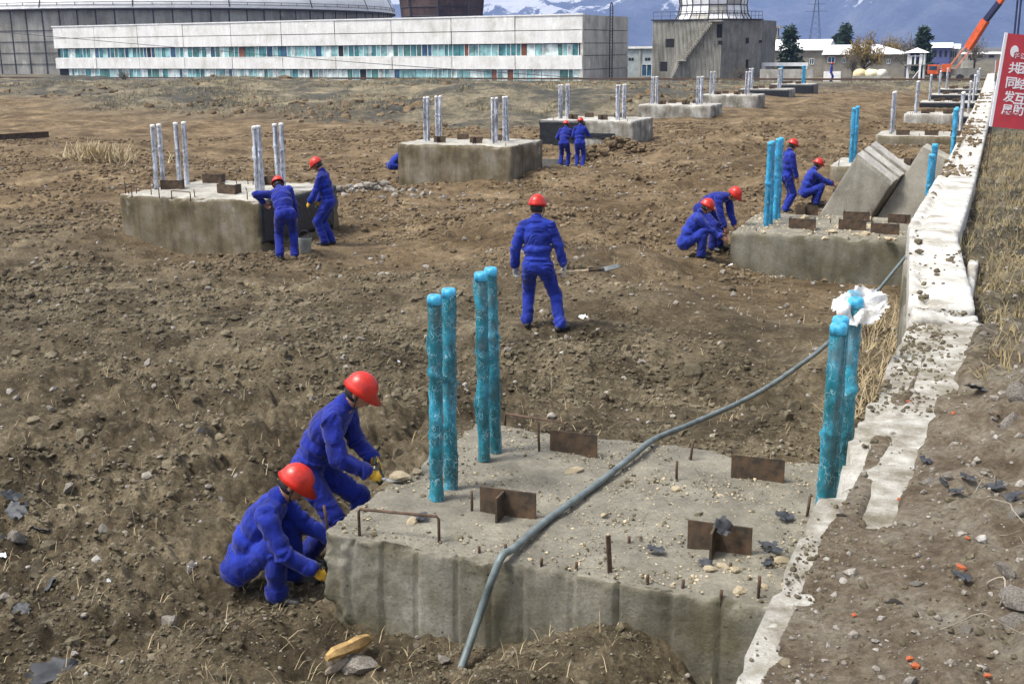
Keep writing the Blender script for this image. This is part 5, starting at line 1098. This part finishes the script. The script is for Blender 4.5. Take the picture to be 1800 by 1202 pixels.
i, j = np.meshgrid(np.arange(ny - 1), np.arange(nx - 1), indexing='ij'); F = np.stack([i * nx + j, (i + 1) * nx + j, (i + 1) * nx + j + 1, i * nx + j + 1], -1).reshape(-1, 4)
me = mesh_np('mountains', np.stack([X, Y, Z], 1), F, mm); at = me.attributes.new('snow', 'FLOAT', 'POINT')
ang = np.degrees(np.arctan2(-X, Y))
sn = (Z - 95) / 420 + .20 * np.clip((ang - 16) / 5, -.1, 1.0) + .16 * noise2(X, up_, 160, 55) - .16 * sp2 + .02
at.data.foreach_set('value', np.clip(sn, -.3, .5).astype(np.float32)); tag(link('mountains', me), kind='structure')
def haze():
    m = bpy.data.materials.new('haze_air'); m.use_nodes = True; nt = m.node_tree; nt.nodes.clear(); o = _n(nt, 'ShaderNodeOutputMaterial'); v = _n(nt, 'ShaderNodeVolumePrincipled'); v.inputs['Color'].default_value = (.40, .56, 1.0, 1); v.inputs['Density'].default_value = .00016; v.inputs['Anisotropy'].default_value = .0
    nt.links.new(v.outputs[0], o.inputs['Volume']); b = MB().box((0, 0, 0), (19000, 19000, 1010)); ob = b.build('haze', m); ob.location = (0, 0, 497); tag(ob, kind='stuff')
haze()
# ------------------------------------------------------------------ loose things
def put(name, me, loc, rot=(0, 0, 0), sc_=(1, 1, 1), **k):
    o = link(name, me); o.location = tuple(loc); o.rotation_euler = rot; o.scale = sc_; tag(o, **k); return o
def top_or_ground(px, py, z=None):
    if z is not None: return P(px, py, z)
    q = P(px, py, .2)
    for _ in range(6): q = P(px, py, gz(q[0], q[1]))
    return q
def bank_pt(px, py):
    q = P(px, py, 1.85)
    for _ in range(6): q = P(px, py, gz(q[0], q[1]))
    return q
# hose
MT['hose'] = simple('grey_rubber_hose', (.13, .16, .16), .45, 0, .35, 7, .002)
hp = [P(806, 1186, -.05), P(812, 1170, .0), np.array(P(845, 1075, .30)), None, None, P(905, 962, .70), P(960, 915, .69), P(1050, 850, .69), P(1110, 803, .70), P(1150, 772, .70), P(1215, 745, .58), P(1290, 712, .46), P(1345, 683, .44), P(1400, 646, .46), P(1462, 597, .50), P(1540, 514, .48), P(1570, 478, .50), P(1600, 442, .6)]
hp[2] = D(843, 1080, 6.62); hp[3] = D(868, 1010, 6.62); hp[4] = D(884, 975, 6.69)
tag(MB().tube(smooth_path(hp, 6), .027, 10).build('hose', MT['hose'], None, True), 'thick grey hose running over the near foundation and across the earth', 'hose')
# film bag caught on the rod tops
MT['bag'] = wrapmat('crumpled_clear_bag', (.60, .60, .57), (.74, .74, .71), (.86, .86, .84), .35, False)
def crumple(nu, nv, su, sv, seed, amp, mat, name):
    u, v = np.meshgrid(np.linspace(-.5, .5, nu), np.linspace(-.5, .5, nv), indexing='ij'); p = np.stack([u.ravel() * su, v.ravel() * sv, 0 * u.ravel()], 1); c = np.stack([u.ravel() * 4, v.ravel() * 4, 0 * u.ravel() + seed], 1)
    p[:, 2] = amp * (np.abs(noise3(c, seed)) * 1.4 + .5 * noise3(c * 2.3, seed + 1) + .3 * np.abs(noise3(c * 5, seed + 2))); p[:, 0] += amp * .8 * noise3(c * 1.3 + 9, seed + 3); p[:, 1] += amp * .8 * noise3(c * 1.3 + 19, seed + 4)
    i, j = np.meshgrid(np.arange(nu - 1), np.arange(nv - 1), indexing='ij'); F = np.stack([i * nv + j, (i + 1) * nv + j, (i + 1) * nv + j + 1, i * nv + j + 1], -1).reshape(-1, 4)
    r = np.random.default_rng(seed); ctr = p[F].mean(1); rad = np.hypot(ctr[:, 0] / su * 2, ctr[:, 1] / sv * 2); an = np.arctan2(ctr[:, 1], ctr[:, 0]); keep = rad < .86 + .12 * np.sin(an * 2 + seed) + .06 * np.sin(an * 5 + seed); return mesh_np(name, p, F[keep], mat)
q = D(1512, 548, 8.62); put('film_bag', crumple(26, 26, .46, .34, 6, .065, MT['bag'], 'film_bag'), q + np.array([.0, -.1, .05]), (1.0, .1, .35), label='torn white film bag caught on the top of a blue wrapped rod', cat='plastic bag')
# tar paper scraps
MT['tarpaper'] = simple('tar_paper', (.055, .060, .068), .6, 0, .3, 8, .004, col2=(.022, .024, .028))
sm_ = [crumple(9, 9, .22, .14, 10 + i, .022, MT['tarpaper'], 'tar_paper_scrap') for i in range(4)]
for i, (px, py, z, s, rx) in enumerate(((1152, 966, ZR + .03, .8, 0), (1380, 908, ZR + .03, .9, .1), (1350, 958, ZR + .04, .8, -.1), (1362, 970, ZR + .05, .9, .2), (740, 908, ZR + .03, .8, .1), (1240, 990, ZR + .02, .6, .3), (1350, 990, ZR + .02, .6, -.2))):
    put('tar_paper_scrap', sm_[i % 4], P(px, py, z), (rx, 0, i * 1.3), (s,) * 3, label='bent scrap of dark tar paper lying on the near foundation', cat='scrap', group='tar paper scraps on the near foundation')
put('tar_paper_scrap', sm_[1], P(1270, 925, ZR + .22), (.9, .4, .3), (.8, .9, .9), label='crumpled tar paper hung over a steel plate on the near foundation', cat='scrap')
for i, (px, py, s) in enumerate(((1700, 846, .5), (1665, 858, .6), (1680, 870, .5), (1745, 862, .6), (1780, 880, .6), (1625, 815, .5), (1720, 690, .9), (1750, 735, .9), (1655, 662, .4), (1600, 650, .35), (1560, 640, .35), (1690, 1020, .4))):
    put('tar_paper_scrap', sm_[i % 4], bank_pt(px, py) + np.array([0, 0, .02]), (.3 * math.sin(i * 2), .2, i * 1.1), (s,) * 3, label='flake of dark tar paper in the rubble on the wall top', cat='scrap', group='tar paper flakes on the wall top')
# rocks on the wall top
RK = [mesh_np('rock', *rock_shape(100 + i, 2, .6), MT['rockgrey'] if False else MT['pebble'], False) for i in range(6)]
for i, (px, py, s, fl) in enumerate(((1637, 848, .055, 1), (1668, 842, .04, 1), (1610, 1027, .035, .8), (1720, 935, .05, .6), (1783, 1095, .06, 1), (1765, 1000, .05, 1), (1775, 745, .09, .9), (1795, 700, .10, .8), (1745, 740, .045, 1), (1722, 730, .03, 1), (1570, 835, .02, 1), (1575, 1060, .045, .3), (1790, 905, .07, .8), (1700, 1110, .03, 1), (1650, 905, .025, .5), (1750, 1060, .035, 1), (1795, 1050, .09, .8), (1690, 575, .05, .3), (1735, 480, .06, .4))):
    put('rock', RK[i % 6], bank_pt(px, py), (.2 * i, .1, i * 1.7), (s, s * .9, s * fl), label=('big grey boulder bedded at the grassy side of the wall top' if s >= .07 else 'thin flat pale stone lying in the wall top rubble' if fl <= .6 else 'fist sized pale angular rock on the wall top rubble' if s >= .04 else 'small pale angular rock on the wall top rubble'), cat='rock', group=('boulders on the wall top' if s >= .07 else 'flat stones on the wall top' if fl <= .6 else 'fist sized rocks on the wall top' if s >= .04 else 'small rocks on the wall top'))
MT['brick'] = simple('orange_brick', (.52, .13, .045), .85, 0, .25, 30, .003)
BK = [mesh_np('brick_bit', *rock_shape(130 + i, 1, .7), MT['brick'], False) for i in range(3)]
for i, (px, py, s) in enumerate(((1688, 1000, .022), (1598, 1160, .017), (1609, 1174, .019), (1597, 707, .014), (1676, 728, .016), (1501, 1084, .012), (1700, 948, .012), (1735, 1190, .016), (1580, 880, .012))):
    put('brick_bit', BK[i % 3], bank_pt(px, py) + np.array([0, 0, .008]), (0, .2, i), (s,) * 3, label='small orange brick crumb on the wall top', cat='brick', group='orange brick crumbs on the wall top')
# lumps on the near foundation
MT['cake'] = simple('pale_mortar', (.46, .38, .25), .9, 0, .3, 20, .006)
CK = [mesh_np('mortar_lump', *rock_shape(150 + i, 2, .45), MT['cake'], False) for i in range(4)]
for i, (px, py, s) in enumerate(((706, 838, .10), (735, 828, .06), (1010, 828, .09), (1191, 860, .05), (722, 916, .06), (1300, 1036, .06), (1270, 995, .05), (1290, 1000, .045), (1372, 985, .06), (1340, 1030, .04), (640, 895, .03), (1060, 905, .03), (1250, 1000, .05))):
    put('mortar_lump', CK[i % 4], P(px, py, ZR + .012), (0, 0, i * 2.1), (s, s * .75, s), label='flat crumbly mortar lump on the near foundation', cat='lump', group='mortar lumps on the near foundation')
for i, (px, py, s) in enumerate(((1465, 408, .10), (1483, 395, .08), (1520, 412, .13), (1545, 405, .10), (1570, 402, .12), (1450, 418, .08), (1530, 398, .09), (1560, 420, .10))):
    put('mortar_lump', CK[i % 4], P(px, py, ZR + .02), (0, 0, i * 2.1), (s, s * .8, s), label='broken mortar lump between the open steel boxes', cat='lump', group='mortar lumps between the steel boxes')
# wood, boulders, litter on the earth
def log(a, b, r, label, mat, seed):
    a, b = np.array(a), np.array(b); path = [a + (b - a) * t + np.array([0, 0, .012 * math.sin(t * 5 + seed)]) for t in np.linspace(0, 1, 7)]; m = MB().tube(path, [r * k_ for k_ in (.45, .9, 1.0, .9, 1.0, .85, .6)], 6); V = np.array(m.v); m.v = [tuple(v) for v in V + (r * .35 * noise3(V * 18 + seed, seed))[:, None] * np.array([.6, .3, 1])]
    return tag(m.build('timber_piece', mat, None, False), label, 'timber')
MT['yellowwood'] = simple('split_wood', (.36, .23, .085), .8, 0, .35, 12, .006); MT['oldwood'] = simple('weathered_wood', (.20, .165, .125), .9, 0, .3, 12, .006)
q0 = top_or_ground(575, 1172); q1 = top_or_ground(650, 1142); log(q0 + [0, 0, .06], q1 + [0, 0, .10], .05, 'yellow split timber lying by the near foundation', MT['yellowwood'], 1)
q0 = top_or_ground(572, 1198); q1 = top_or_ground(612, 1170); log(q0 + [0, 0, .05], q1 + [0, 0, .06], .03, 'grey weathered stick beside the yellow split timber', MT['oldwood'], 2)
BR = [mesh_np('stone', *rock_shape(170 + i, 2, .65), MT['stonebrown'] if False else MT['clod'], False) for i in range(4)]
GR = [mesh_np('stone', *rock_shape(180 + i, 2, .6), MT['pebble'], False) for i in range(4)]
for i, (px, py, s, g_) in enumerate(((635, 1175, .14, 1), (778, 1160, .06, 1), (1140, 543, .20, 0), (1220, 660, .22, 0), (1327, 661, .07, 0), (1225, 552, .06, 1), (1200, 735, .10, 0), (1395, 720, .14, 0), (1380, 735, .09, 0), (335, 998, .07, 1), (550, 705, .06, 1), (780, 690, .08, 0), (420, 1010, .06, 0), (300, 1100, .09, 1), (70, 1010, .12, 0), (30, 950, .10, 1), (120, 860, .07, 1), (700, 800, .10, 0), (615, 880, .11, 0), (1060, 700, .08, 0), (260, 640, .07, 1), (430, 520, .07, 1), (90, 720, .06, 1), (500, 620, .08, 0), (700, 560, .07, 0), (1290, 520, .08, 1), (1020, 470, .08, 0), (350, 760, .06, 1), (180, 930, .05, 1), (390, 880, .05, 1))):
    q = top_or_ground(px, py); put('stone', (GR if g_ else BR)[i % 4], q + np.array([0, 0, s * .15]), (.2 * i, .15 * i, i * 2.0), (s, s * .8, s * .9), label=('large ' if s >= .1 else 'small ') + ('pale grey stone' if g_ else 'earth brown stone') + ' lying loose on the worked earth', cat='stone', group=('large ' if s >= .1 else 'small ') + ('pale stones on the earth' if g_ else 'brown stones on the earth'))
MT['litter'] = simple('white_litter', (.72, .74, .76), .6, 0, .15, 9); lt = crumple(5, 5, .10, .07, 31, .02, MT['litter'], 'paper_litter')
for i, (px, py, s) in enumerate(((1025, 562, 1.3), (338, 1000, .8), (190, 1028, .6), (97, 257, 2.2), (868, 175, 3.0), (1285, 470, 1.2), (5, 985, 1.0), (860, 175, 2.5), (700, 640, .7), (410, 700, .6), (100, 500, 1.0), (430, 520, 1.0))):
    q = top_or_ground(px, py); put('paper_litter', lt, q + np.array([0, 0, .03]), (.4, .2, i), (s,) * 3, label='scrap of white litter on the earth', cat='litter', group='white litter on the earth')
# slate-like tar flakes at the left edge
for i, (px, py, s) in enumerate(((30, 905, 1.3), (60, 895, 1.0), (20, 960, 1.3), (75, 940, .9), (60, 1010, 1.0), (85, 1040, 1.1), (40, 1080, .8), (95, 1190, 1.6), (20, 880, 1.2))):
    q = top_or_ground(px, py); put('tar_flake', sm_[i % 4], q + np.array([0, 0, .04]), (.5, .2, i), (s,) * 3, label='dark tar flake on the rubbly earth away from the foundations', cat='scrap', group='tar flakes on the open earth')
# plywood sheet, planks, bucket, steel beam, rubble heap
MT['ply'] = simple('grey_board', (.25, .24, .20), .85, 0, .2, 3, .004)
a = D(951, 279, 42.5); b = D(1000, 281, 43.5); lo = D(951, 325, 42.2)
t = thing('board_sheet', 'grey board leaning between the brown and the half tarred foundations', 'board', (a[0], a[1], gz(a[0], a[1]))); off = np.array(t.location)
m = MB(); m.hexa(a - off, b - a, (0.05, -.35, -1.15), (0, .03, 0)); m.build('sheet', MT['ply'], t); m = MB(); m.bar(b - off + np.array([0, -.02, .05]), b - off + np.array([-.1, -.36, -1.1]), .09, .05); m.build('batten', MT['yellowwood'], t)
pb = P(537, 444, 0); t = thing('bucket', 'small bucket of bitumen with pale label beside the bending worker', 'bucket', (pb[0], pb[1], gz(pb[0], pb[1])))
MB().tube([(0, 0, 0), (0, 0, .01), (0, 0, .30), (0, 0, .31)], [.10, .115, .14, .145], 16).build('pail', simple('pail', (.30, .33, .30), .5), t, True); MB().tube([(0, 0, .313), (0, 0, .318)], .125, 16).build('bitumen', MT['tar'], t); MB().tube([(.14 * math.cos(a_), 0, .31 + .16 * math.sin(a_)) for a_ in np.linspace(0, math.pi, 10)], .006, 5).build('handle', MT['darkmetal'], t)
m = MB().tube([(0, 0, -.02), (.02, -.02, .1), (.0, 0, .16)], [.09, .13, .05], 9); V = np.array(m.v) + .02 * noise3(np.array(m.v) * 20, 3)[:, None]
qj = local_pt(person_J, HAND[(person_J.name, 1)]) + np.array([.05, 0, -.2]); o = put('tar_pot', mesh_np('tar_pot', V, m.f, MT['tar']), qj, label='black pot held by the worker crouching beside the ribbed slab', cat='pot')
a, b = top_or_ground(-30, 248), top_or_ground(86, 241); m = MB(); m.bar(a + [0, 0, .25], b + [0, 0, .25], .25, .02); m.bar(a + [0, 0, .12], b + [0, 0, .12], .02, .26); m.bar(a + [0, 0, .0], b + [0, 0, .0], .25, .02); off = (a + b) / 2
tt_ = thing('steel_beam', 'long dark steel beam lying in the dry grass', 'beam', off); 
for nm, zz_, w_, h_ in (('flange', .255, .25, .02), ('web', .125, .02, .235), ('flange', .0, .25, .02)): MB().hexa(a - off + np.array([-w_ / 2 * .3, -w_ / 2, zz_ - h_ / 2]), b - a, (w_ * .3, w_, 0), (0, 0, h_)).build(nm, MT['rust'], tt_)
# dry twigs on the bank
MT['straw'] = simple('dry_straw', (.40, .32, .19), .9, 0, .25, 4); MT['twigpale'] = simple('pale_twig', (.24, .21, .16), .9, 0, .3, 8)
rt_ = np.random.default_rng(9)
for i in range(26):
    px, py = rt_.uniform(1700, 1800), rt_.uniform(420, 720) if i < 18 else rt_.uniform(760, 1190)
    q = bank_pt(px, py); a_ = rt_.uniform(0, 3.14); L = rt_.uniform(.1, .4); d = np.array([math.cos(a_), math.sin(a_), 0]); pts = [q + d * L * (t_ - .5) + np.array([0, 0, .03 + .05 * math.sin(t_ * 3.1)]) + rt_.normal(size=3) * .012 for t_ in np.linspace(0, 1, 5)]
    tag(MB().tube(smooth_path(pts, 3), rt_.uniform(.0018, .004), 5).build('dry_twig', MT['twigpale'] if i % 2 else MT['oldwood'], None, True), 'dry twig lying on the grassy bank beside the wall', 'twig', 'dry twigs on the bank')
# ------------------------------------------------------------------ banner
MT['bannerred'] = simple('red_banner_cloth', (.50, .045, .06), .7, 0, .10, 3); MT['bannerwhite'] = simple('white_banner_print', (.82, .80, .80), .7, 0, .05, 3)
foot = bank_pt(1733, 306); YB = float(foot[1]); BL = D(1744, 223, YB); TL = D(1772, 59, YB); wv = np.array([IR[0], IR[1], -.10]) * .92; up = TL - BL
bn = thing('banner', 'tilted red banner with white border, round white emblem and two columns of white Chinese characters', 'banner', foot); off = np.array(foot)
nrm = unit(np.cross(wv, up)); nrm = nrm if nrm @ (EYE - BL) > 0 else -nrm
MB().hexa(BL - off, wv, up, -nrm * .02).build('panel', MT['bannerred'], bn)
sw = unit(wv) * .055; MB().hexa(BL - off - sw, sw * .97, up * 1.005, -nrm * .025).build('border_strip', MT['bannerwhite'], bn)
MB().tube([BL - off + np.array([-.01, .03, 0]) + up * .9, BL - off + np.array([-.01, .03, 0]), np.array([0, .03, -.2])], .012, 6).build('pole', MT['rebar'], bn)
MB().tube([BL - off + wv + np.array([0, .03, 0]) + up * .9, BL - off + wv + np.array([0, .03, 0]), np.array([wv[0], wv[1] + .03, -.2])], .012, 6).build('pole', MT['rebar'], bn)
ux, uy = unit(wv), unit(up - unit(wv) * (up @ unit(wv)))
def on_board(px, py):
    r = ray(px, py); t_ = (nrm @ (BL - EYE)) / (nrm @ r); return EYE + r * t_
def glyph(ch, px, py, size, name='character', shear=0.0):
    cu = bpy.data.curves.new('g', 'FONT'); cu.body = ch; cu.size = 1; cu.extrude = .012; cu.offset = .018; cu.align_x = 'CENTER'; ob = bpy.data.objects.new('g', cu); COL.objects.link(ob)
    dg = bpy.context.evaluated_depsgraph_get(); me = bpy.data.meshes.new_from_object(ob.evaluated_get(dg)); bpy.data.objects.remove(ob)
    n = len(me.vertices)
    if n == 0: return
    C = np.zeros(n * 3, np.float32); me.vertices.foreach_get('co', C); C = C.reshape(-1, 3).astype(float); C[:, :2] -= (C[:, :2].max(0) + C[:, :2].min(0)) / 2; k = size / max(C[:, 1].max() * 2, .3 if ch in '.-' else .6); C *= k
    c = on_board(px, py) - off; upd = unit(up); W = c + np.outer(C[:, 0], ux) + np.outer(C[:, 1], upd) + np.outer(C[:, 2] + .004, nrm); me.vertices.foreach_set('co', W.astype(np.float32).ravel()); me.materials.clear(); me.materials.append(MT['bannerwhite']); me.update(); link(name, me, bn)
sP = YB / math.cos(YAW) / FPX
for ch, px, py in (('共', 1783, 120), ('同', 1777.5, 146), ('发', 1774, 170), ('展', 1770, 194), ('团', 1799, 121), ('结', 1795.5, 148), ('互', 1792.5, 174), ('助', 1789.5, 194)): glyph(ch, px, py, 16.5 * sP * .98)
glyph('沪江', 1794, 99, 8.5 * sP, 'emblem_text')
c = on_board(1783, 91) - off; V = []; upd = unit(up)
for k in range(28):
    a_ = 2 * math.pi * k / 28; r_ = 1.0; x, y = .075 * math.cos(a_), .105 * math.sin(a_)
    if x > .01 and y < -.005: x, y = x * .25, y * .25 - .0
    V.append(c + ux * x + upd * y + nrm * .004)
MB().poly(V, nrm * .006).build('emblem', MT['bannerwhite'], bn)
a, b = D(1750, 128, 80), D(1757, 106, 80); t = thing('small_banner', 'small faded red banner far along the bank', 'banner', (a[0], a[1], gz(a[0], a[1]))); off = np.array(t.location)
MB().hexa(a - off, np.append(IR * .3, 0), b - a - np.append(IR * .2, 0), (0, .03, 0)).build('panel', MT['orange2'], t); MB().hexa(a - off - np.append(IR * .06, 0), np.append(IR * .055, 0), b - a - np.append(IR * .2, 0), (0, .03, 0)).build('border_strip', MT['bannerwhite'], t); MB().tube([a - off, np.array([0, 0, -.1])], .03, 5).build('pole', MT['rebar'], t)
# ------------------------------------------------------------------ crumbs of earth, gravel and dry grass (uncountable)
FOOT = [(-4.21, -.45, 6.7, 9.45)] + [r[1:5] for r in rightrow] + [r[1:5] for r in leftrow]
def free(x, y, mg=.02):
    k = np.ones(len(x), bool)
    for x0, x1, y0, y1 in FOOT: k &= ~((x > x0 - mg) & (x < x1 + mg) & (y > y0 - mg) & (y < y1 + mg))
    return k
def crumbs(name, n, r0, r1, mat, bank, smin, smax, k0, shapes, sig=.5, sink=.2, clump=True):
    x, y, z, r = field(n, r0, r1, bank=bank); k = free(x, y)
    if clump: k &= (noise2(x, y, 1.9, 61) + .6 * noise2(x, y, .6, 62) + rng.normal(0, .3, len(x))) > .0
    if bank is False: k &= rng.uniform(0, 1, len(x)) > grass_w(x, y) * .8
    x, y, z, r = x[k], y[k], z[k], r[k]; s = np.clip(r * k0 * np.exp(rng.normal(0, sig, len(x))), smin, smax)
    return tag(scatter(name, np.stack([x, y, z + s * sink], 1), s, shapes, mat), kind='stuff')
crumbs('soil_clods', 125000, 5.5, 60, MT['clod'], False, .006, .09, .00125, chips, .5)
crumbs('large_soil_clods', 6000, 5.5, 45, MT['clod'], False, .015, .14, .0026, small, .45, .1)
crumbs('pale_gravel', 4500, 5.5, 50, MT['pebble'], False, .006, .06, .0011, chips, .6, .3, False)
crumbs('rubble_crumbs', 20000, 3.3, 26, MT['clod'], True, .003, .03, .0013, chips, .6, .2)
crumbs('bank_gravel', 12000, 3.3, 24, MT['pebble'], True, .002, .03, .0012, chips, .7, .25, False)
def top_crumbs(fp, zt, n, name, mat, s0):
    x = rng.uniform(fp[0] + .05, fp[1] - .05, n); y = rng.uniform(fp[2] + .04, fp[3] - .04, n); s = s0 * np.exp(rng.normal(0, .6, n)); k = (noise2(x, y, .5, 63) + rng.normal(0, .4, n) + .8 * np.exp(-np.minimum(y - fp[2], x - fp[0]) / .3)) > 0
    return tag(scatter(name, np.stack([x[k], y[k], np.full(k.sum(), zt + .004)], 1), s[k], chips, mat), kind='stuff')
top_crumbs(FOOT[0], ZR, 5200, 'mortar_crumbs', MT['cake'], .0042); top_crumbs(FOOT[0], ZR, 3000, 'dirt_crumbs', MT['clod'], .0055); top_crumbs(FOOT[1], ZR, 1500, 'mortar_crumbs', MT['cake'], .013)
def grass(name, x, y, z, lmin, lmax, wd, nb, mat, seed):
    r = np.random.default_rng(seed); N = len(x) * nb; X = np.repeat(np.stack([x, y, z], 1), nb, 0) + np.append(0, 0) .sum() ; sp = r.normal(0, lmin * .25, (N, 2)); X[:, :2] += sp
    a = r.uniform(0, 6.283, N); L = r.uniform(lmin, lmax, N); tl = r.uniform(.35, 1.35, N); d = np.stack([np.cos(a) * np.sin(tl), np.sin(a) * np.sin(tl), np.cos(tl)], 1); s = np.stack([-np.sin(a), np.cos(a), 0 * a], 1) * wd * r.uniform(.6, 1.4, N)[:, None]
    mid = X + d * (L * .55)[:, None]; tip = X + d * L[:, None]; tip[:, 2] -= L * .25 * np.sin(tl); X[:, 2] -= .02
    V = np.stack([X - s, X + s, mid + s * .7, mid - s * .7, tip], 1).reshape(-1, 3); b = np.arange(N)[:, None] * 5
    F = np.concatenate([b + np.array([[0, 1, 2]]), b + np.array([[0, 2, 3]]), b + np.array([[3, 2, 4]])], 0)
    return tag(link(name, mesh_np(name, V, F, mat, False)), kind='stuff')
MT['drygrass'] = simple('dry_grass', (.34, .28, .16), .9, 0, .3, .5, col2=(.15, .14, .09), detail=8); MT['bankgrass'] = simple('bank_grass', (.36, .29, .14), .9, 0, .3, 2.5, col2=(.15, .11, .06), detail=8)
x, y, z, r = field(60000, 40, 118, bank=False); k = (rng.uniform(0, 1, len(x)) < grass_w(x, y)) & free(x, y, .1) & (noise2(x, y, 5, 71) + .7 * noise2(x, y, 1.6, 72) > .1); grass('field_grass', x[k], y[k], z[k], .12, .42, .014, 6, MT['drygrass'], 1)
x = rng.uniform(-.3, 3.0, 5200); y = rng.uniform(6.5, 34, 5200); e = edge_x(y); k = (x - e > .62) & (noise2(x, y, .8, 73) + .5 * (y - 9) > -.2); x, y = x[k], y[k]; z = ground_z(x, y); k = in_view(x, y, z, 100); grass('bank_grass', x[k], y[k], z[k], .06, .26, .004, 6, MT['bankgrass'], 2)
# a few stray straws and the tall yellow tuft by the earth heap, weeds along the foot of the wall
x, y, z, r = field(2500, 5.5, 30, bank=False); k = free(x, y); grass('stray_straw', x[k], y[k], z[k], .05, .2, .003, 2, MT['straw'], 3)
q = top_or_ground(178, 285); n = 160; x = q[0] + rng.normal(0, .7, n); y = q[1] + rng.normal(0, .5, n); grass('tall_tuft', x, y, ground_z(x, y), .5, 1.1, .018, 6, MT['straw'], 4)
y = rng.uniform(9.8, 19, 260); x = edge_x(y) - rng.uniform(.05, .7, 260); grass('wall_foot_weeds', x, y, ground_z(x, y), .15, .5, .005, 6, MT['straw'], 5)
# crumbs spilt over the wall's bare top
n = 2600; y = np.exp(rng.uniform(math.log(3.4), math.log(11), n)); dx = np.abs(rng.normal(.12, .2, n)) + .02; x = edge_x(y) + dx; z = np.maximum(ground_z(x, y), 1.803); k = (noise2(x, y, .5, 64) + .6 * noise2(x, y, .17, 65) + rng.normal(0, .25, n)) > .05; s_ = np.clip(.0011 * y * np.exp(rng.normal(0, .6, n)), .002, .03); tag(scatter('spilt_crumbs', np.stack([x[k], y[k], z[k]], 1), s_[k], chips, MT['clod']), kind='stuff')
n = 3000; y = rng.uniform(10.5, 60, n); x = edge_x(y) + rng.uniform(.03, .55, n); k = (noise2(x, y, 1.2, 66) + .8 * np.exp(-((x - edge_x(y) - .13) / .03) ** 2) + rng.normal(0, .3, n)) > .5; s_ = np.clip(.0010 * y * np.exp(rng.normal(0, .6, n)), .006, .05); tag(scatter('beam_top_dirt', np.stack([x[k], y[k], np.full(k.sum(), 1.845)], 1), s_[k], chips, MT['clod']), kind='stuff')
q = P(640, 338, -.1); V = rng.normal(0, 1, (90, 2)) * np.array([1.0, .5]); x = q[0] + V[:, 0]; y = q[1] + V[:, 1]; h_ = .35 * np.exp(-(V[:, 0] ** 2 + (V[:, 1] * 2) ** 2) / 1.2) * rng.uniform(0, 1, 90); tag(scatter('stone_heap', np.stack([x, y, ground_z(x, y) + h_], 1), rng.uniform(.07, .17, 90), small, MT['pebble']), kind='stuff')
q = P(1075, 258, .2); V = rng.normal(0, 1, (160, 2)) * np.array([.9, .5]); x = q[0] + V[:, 0]; y = q[1] + V[:, 1]; h_ = .55 * np.exp(-(V[:, 0] ** 2 + (V[:, 1] * 2) ** 2) / 1.4) * rng.uniform(.2, 1, 160); tag(scatter('spoil_heap', np.stack([x, y, ground_z(x, y) + h_], 1), rng.uniform(.08, .22, 160), small, MT['clod']), kind='stuff')
x, y, z, r = field(5200, 52, 112, bank=False); k = (grass_w(x, y) > .4) & (noise2(x, y, 9, 81) + .5 * noise2(x, y, 3, 82) > .15); tag(scatter('bank_rubble', np.stack([x[k], y[k], z[k]], 1), .16 * np.exp(rng.normal(0, .5, k.sum())), chips, MT['clod']), kind='stuff')
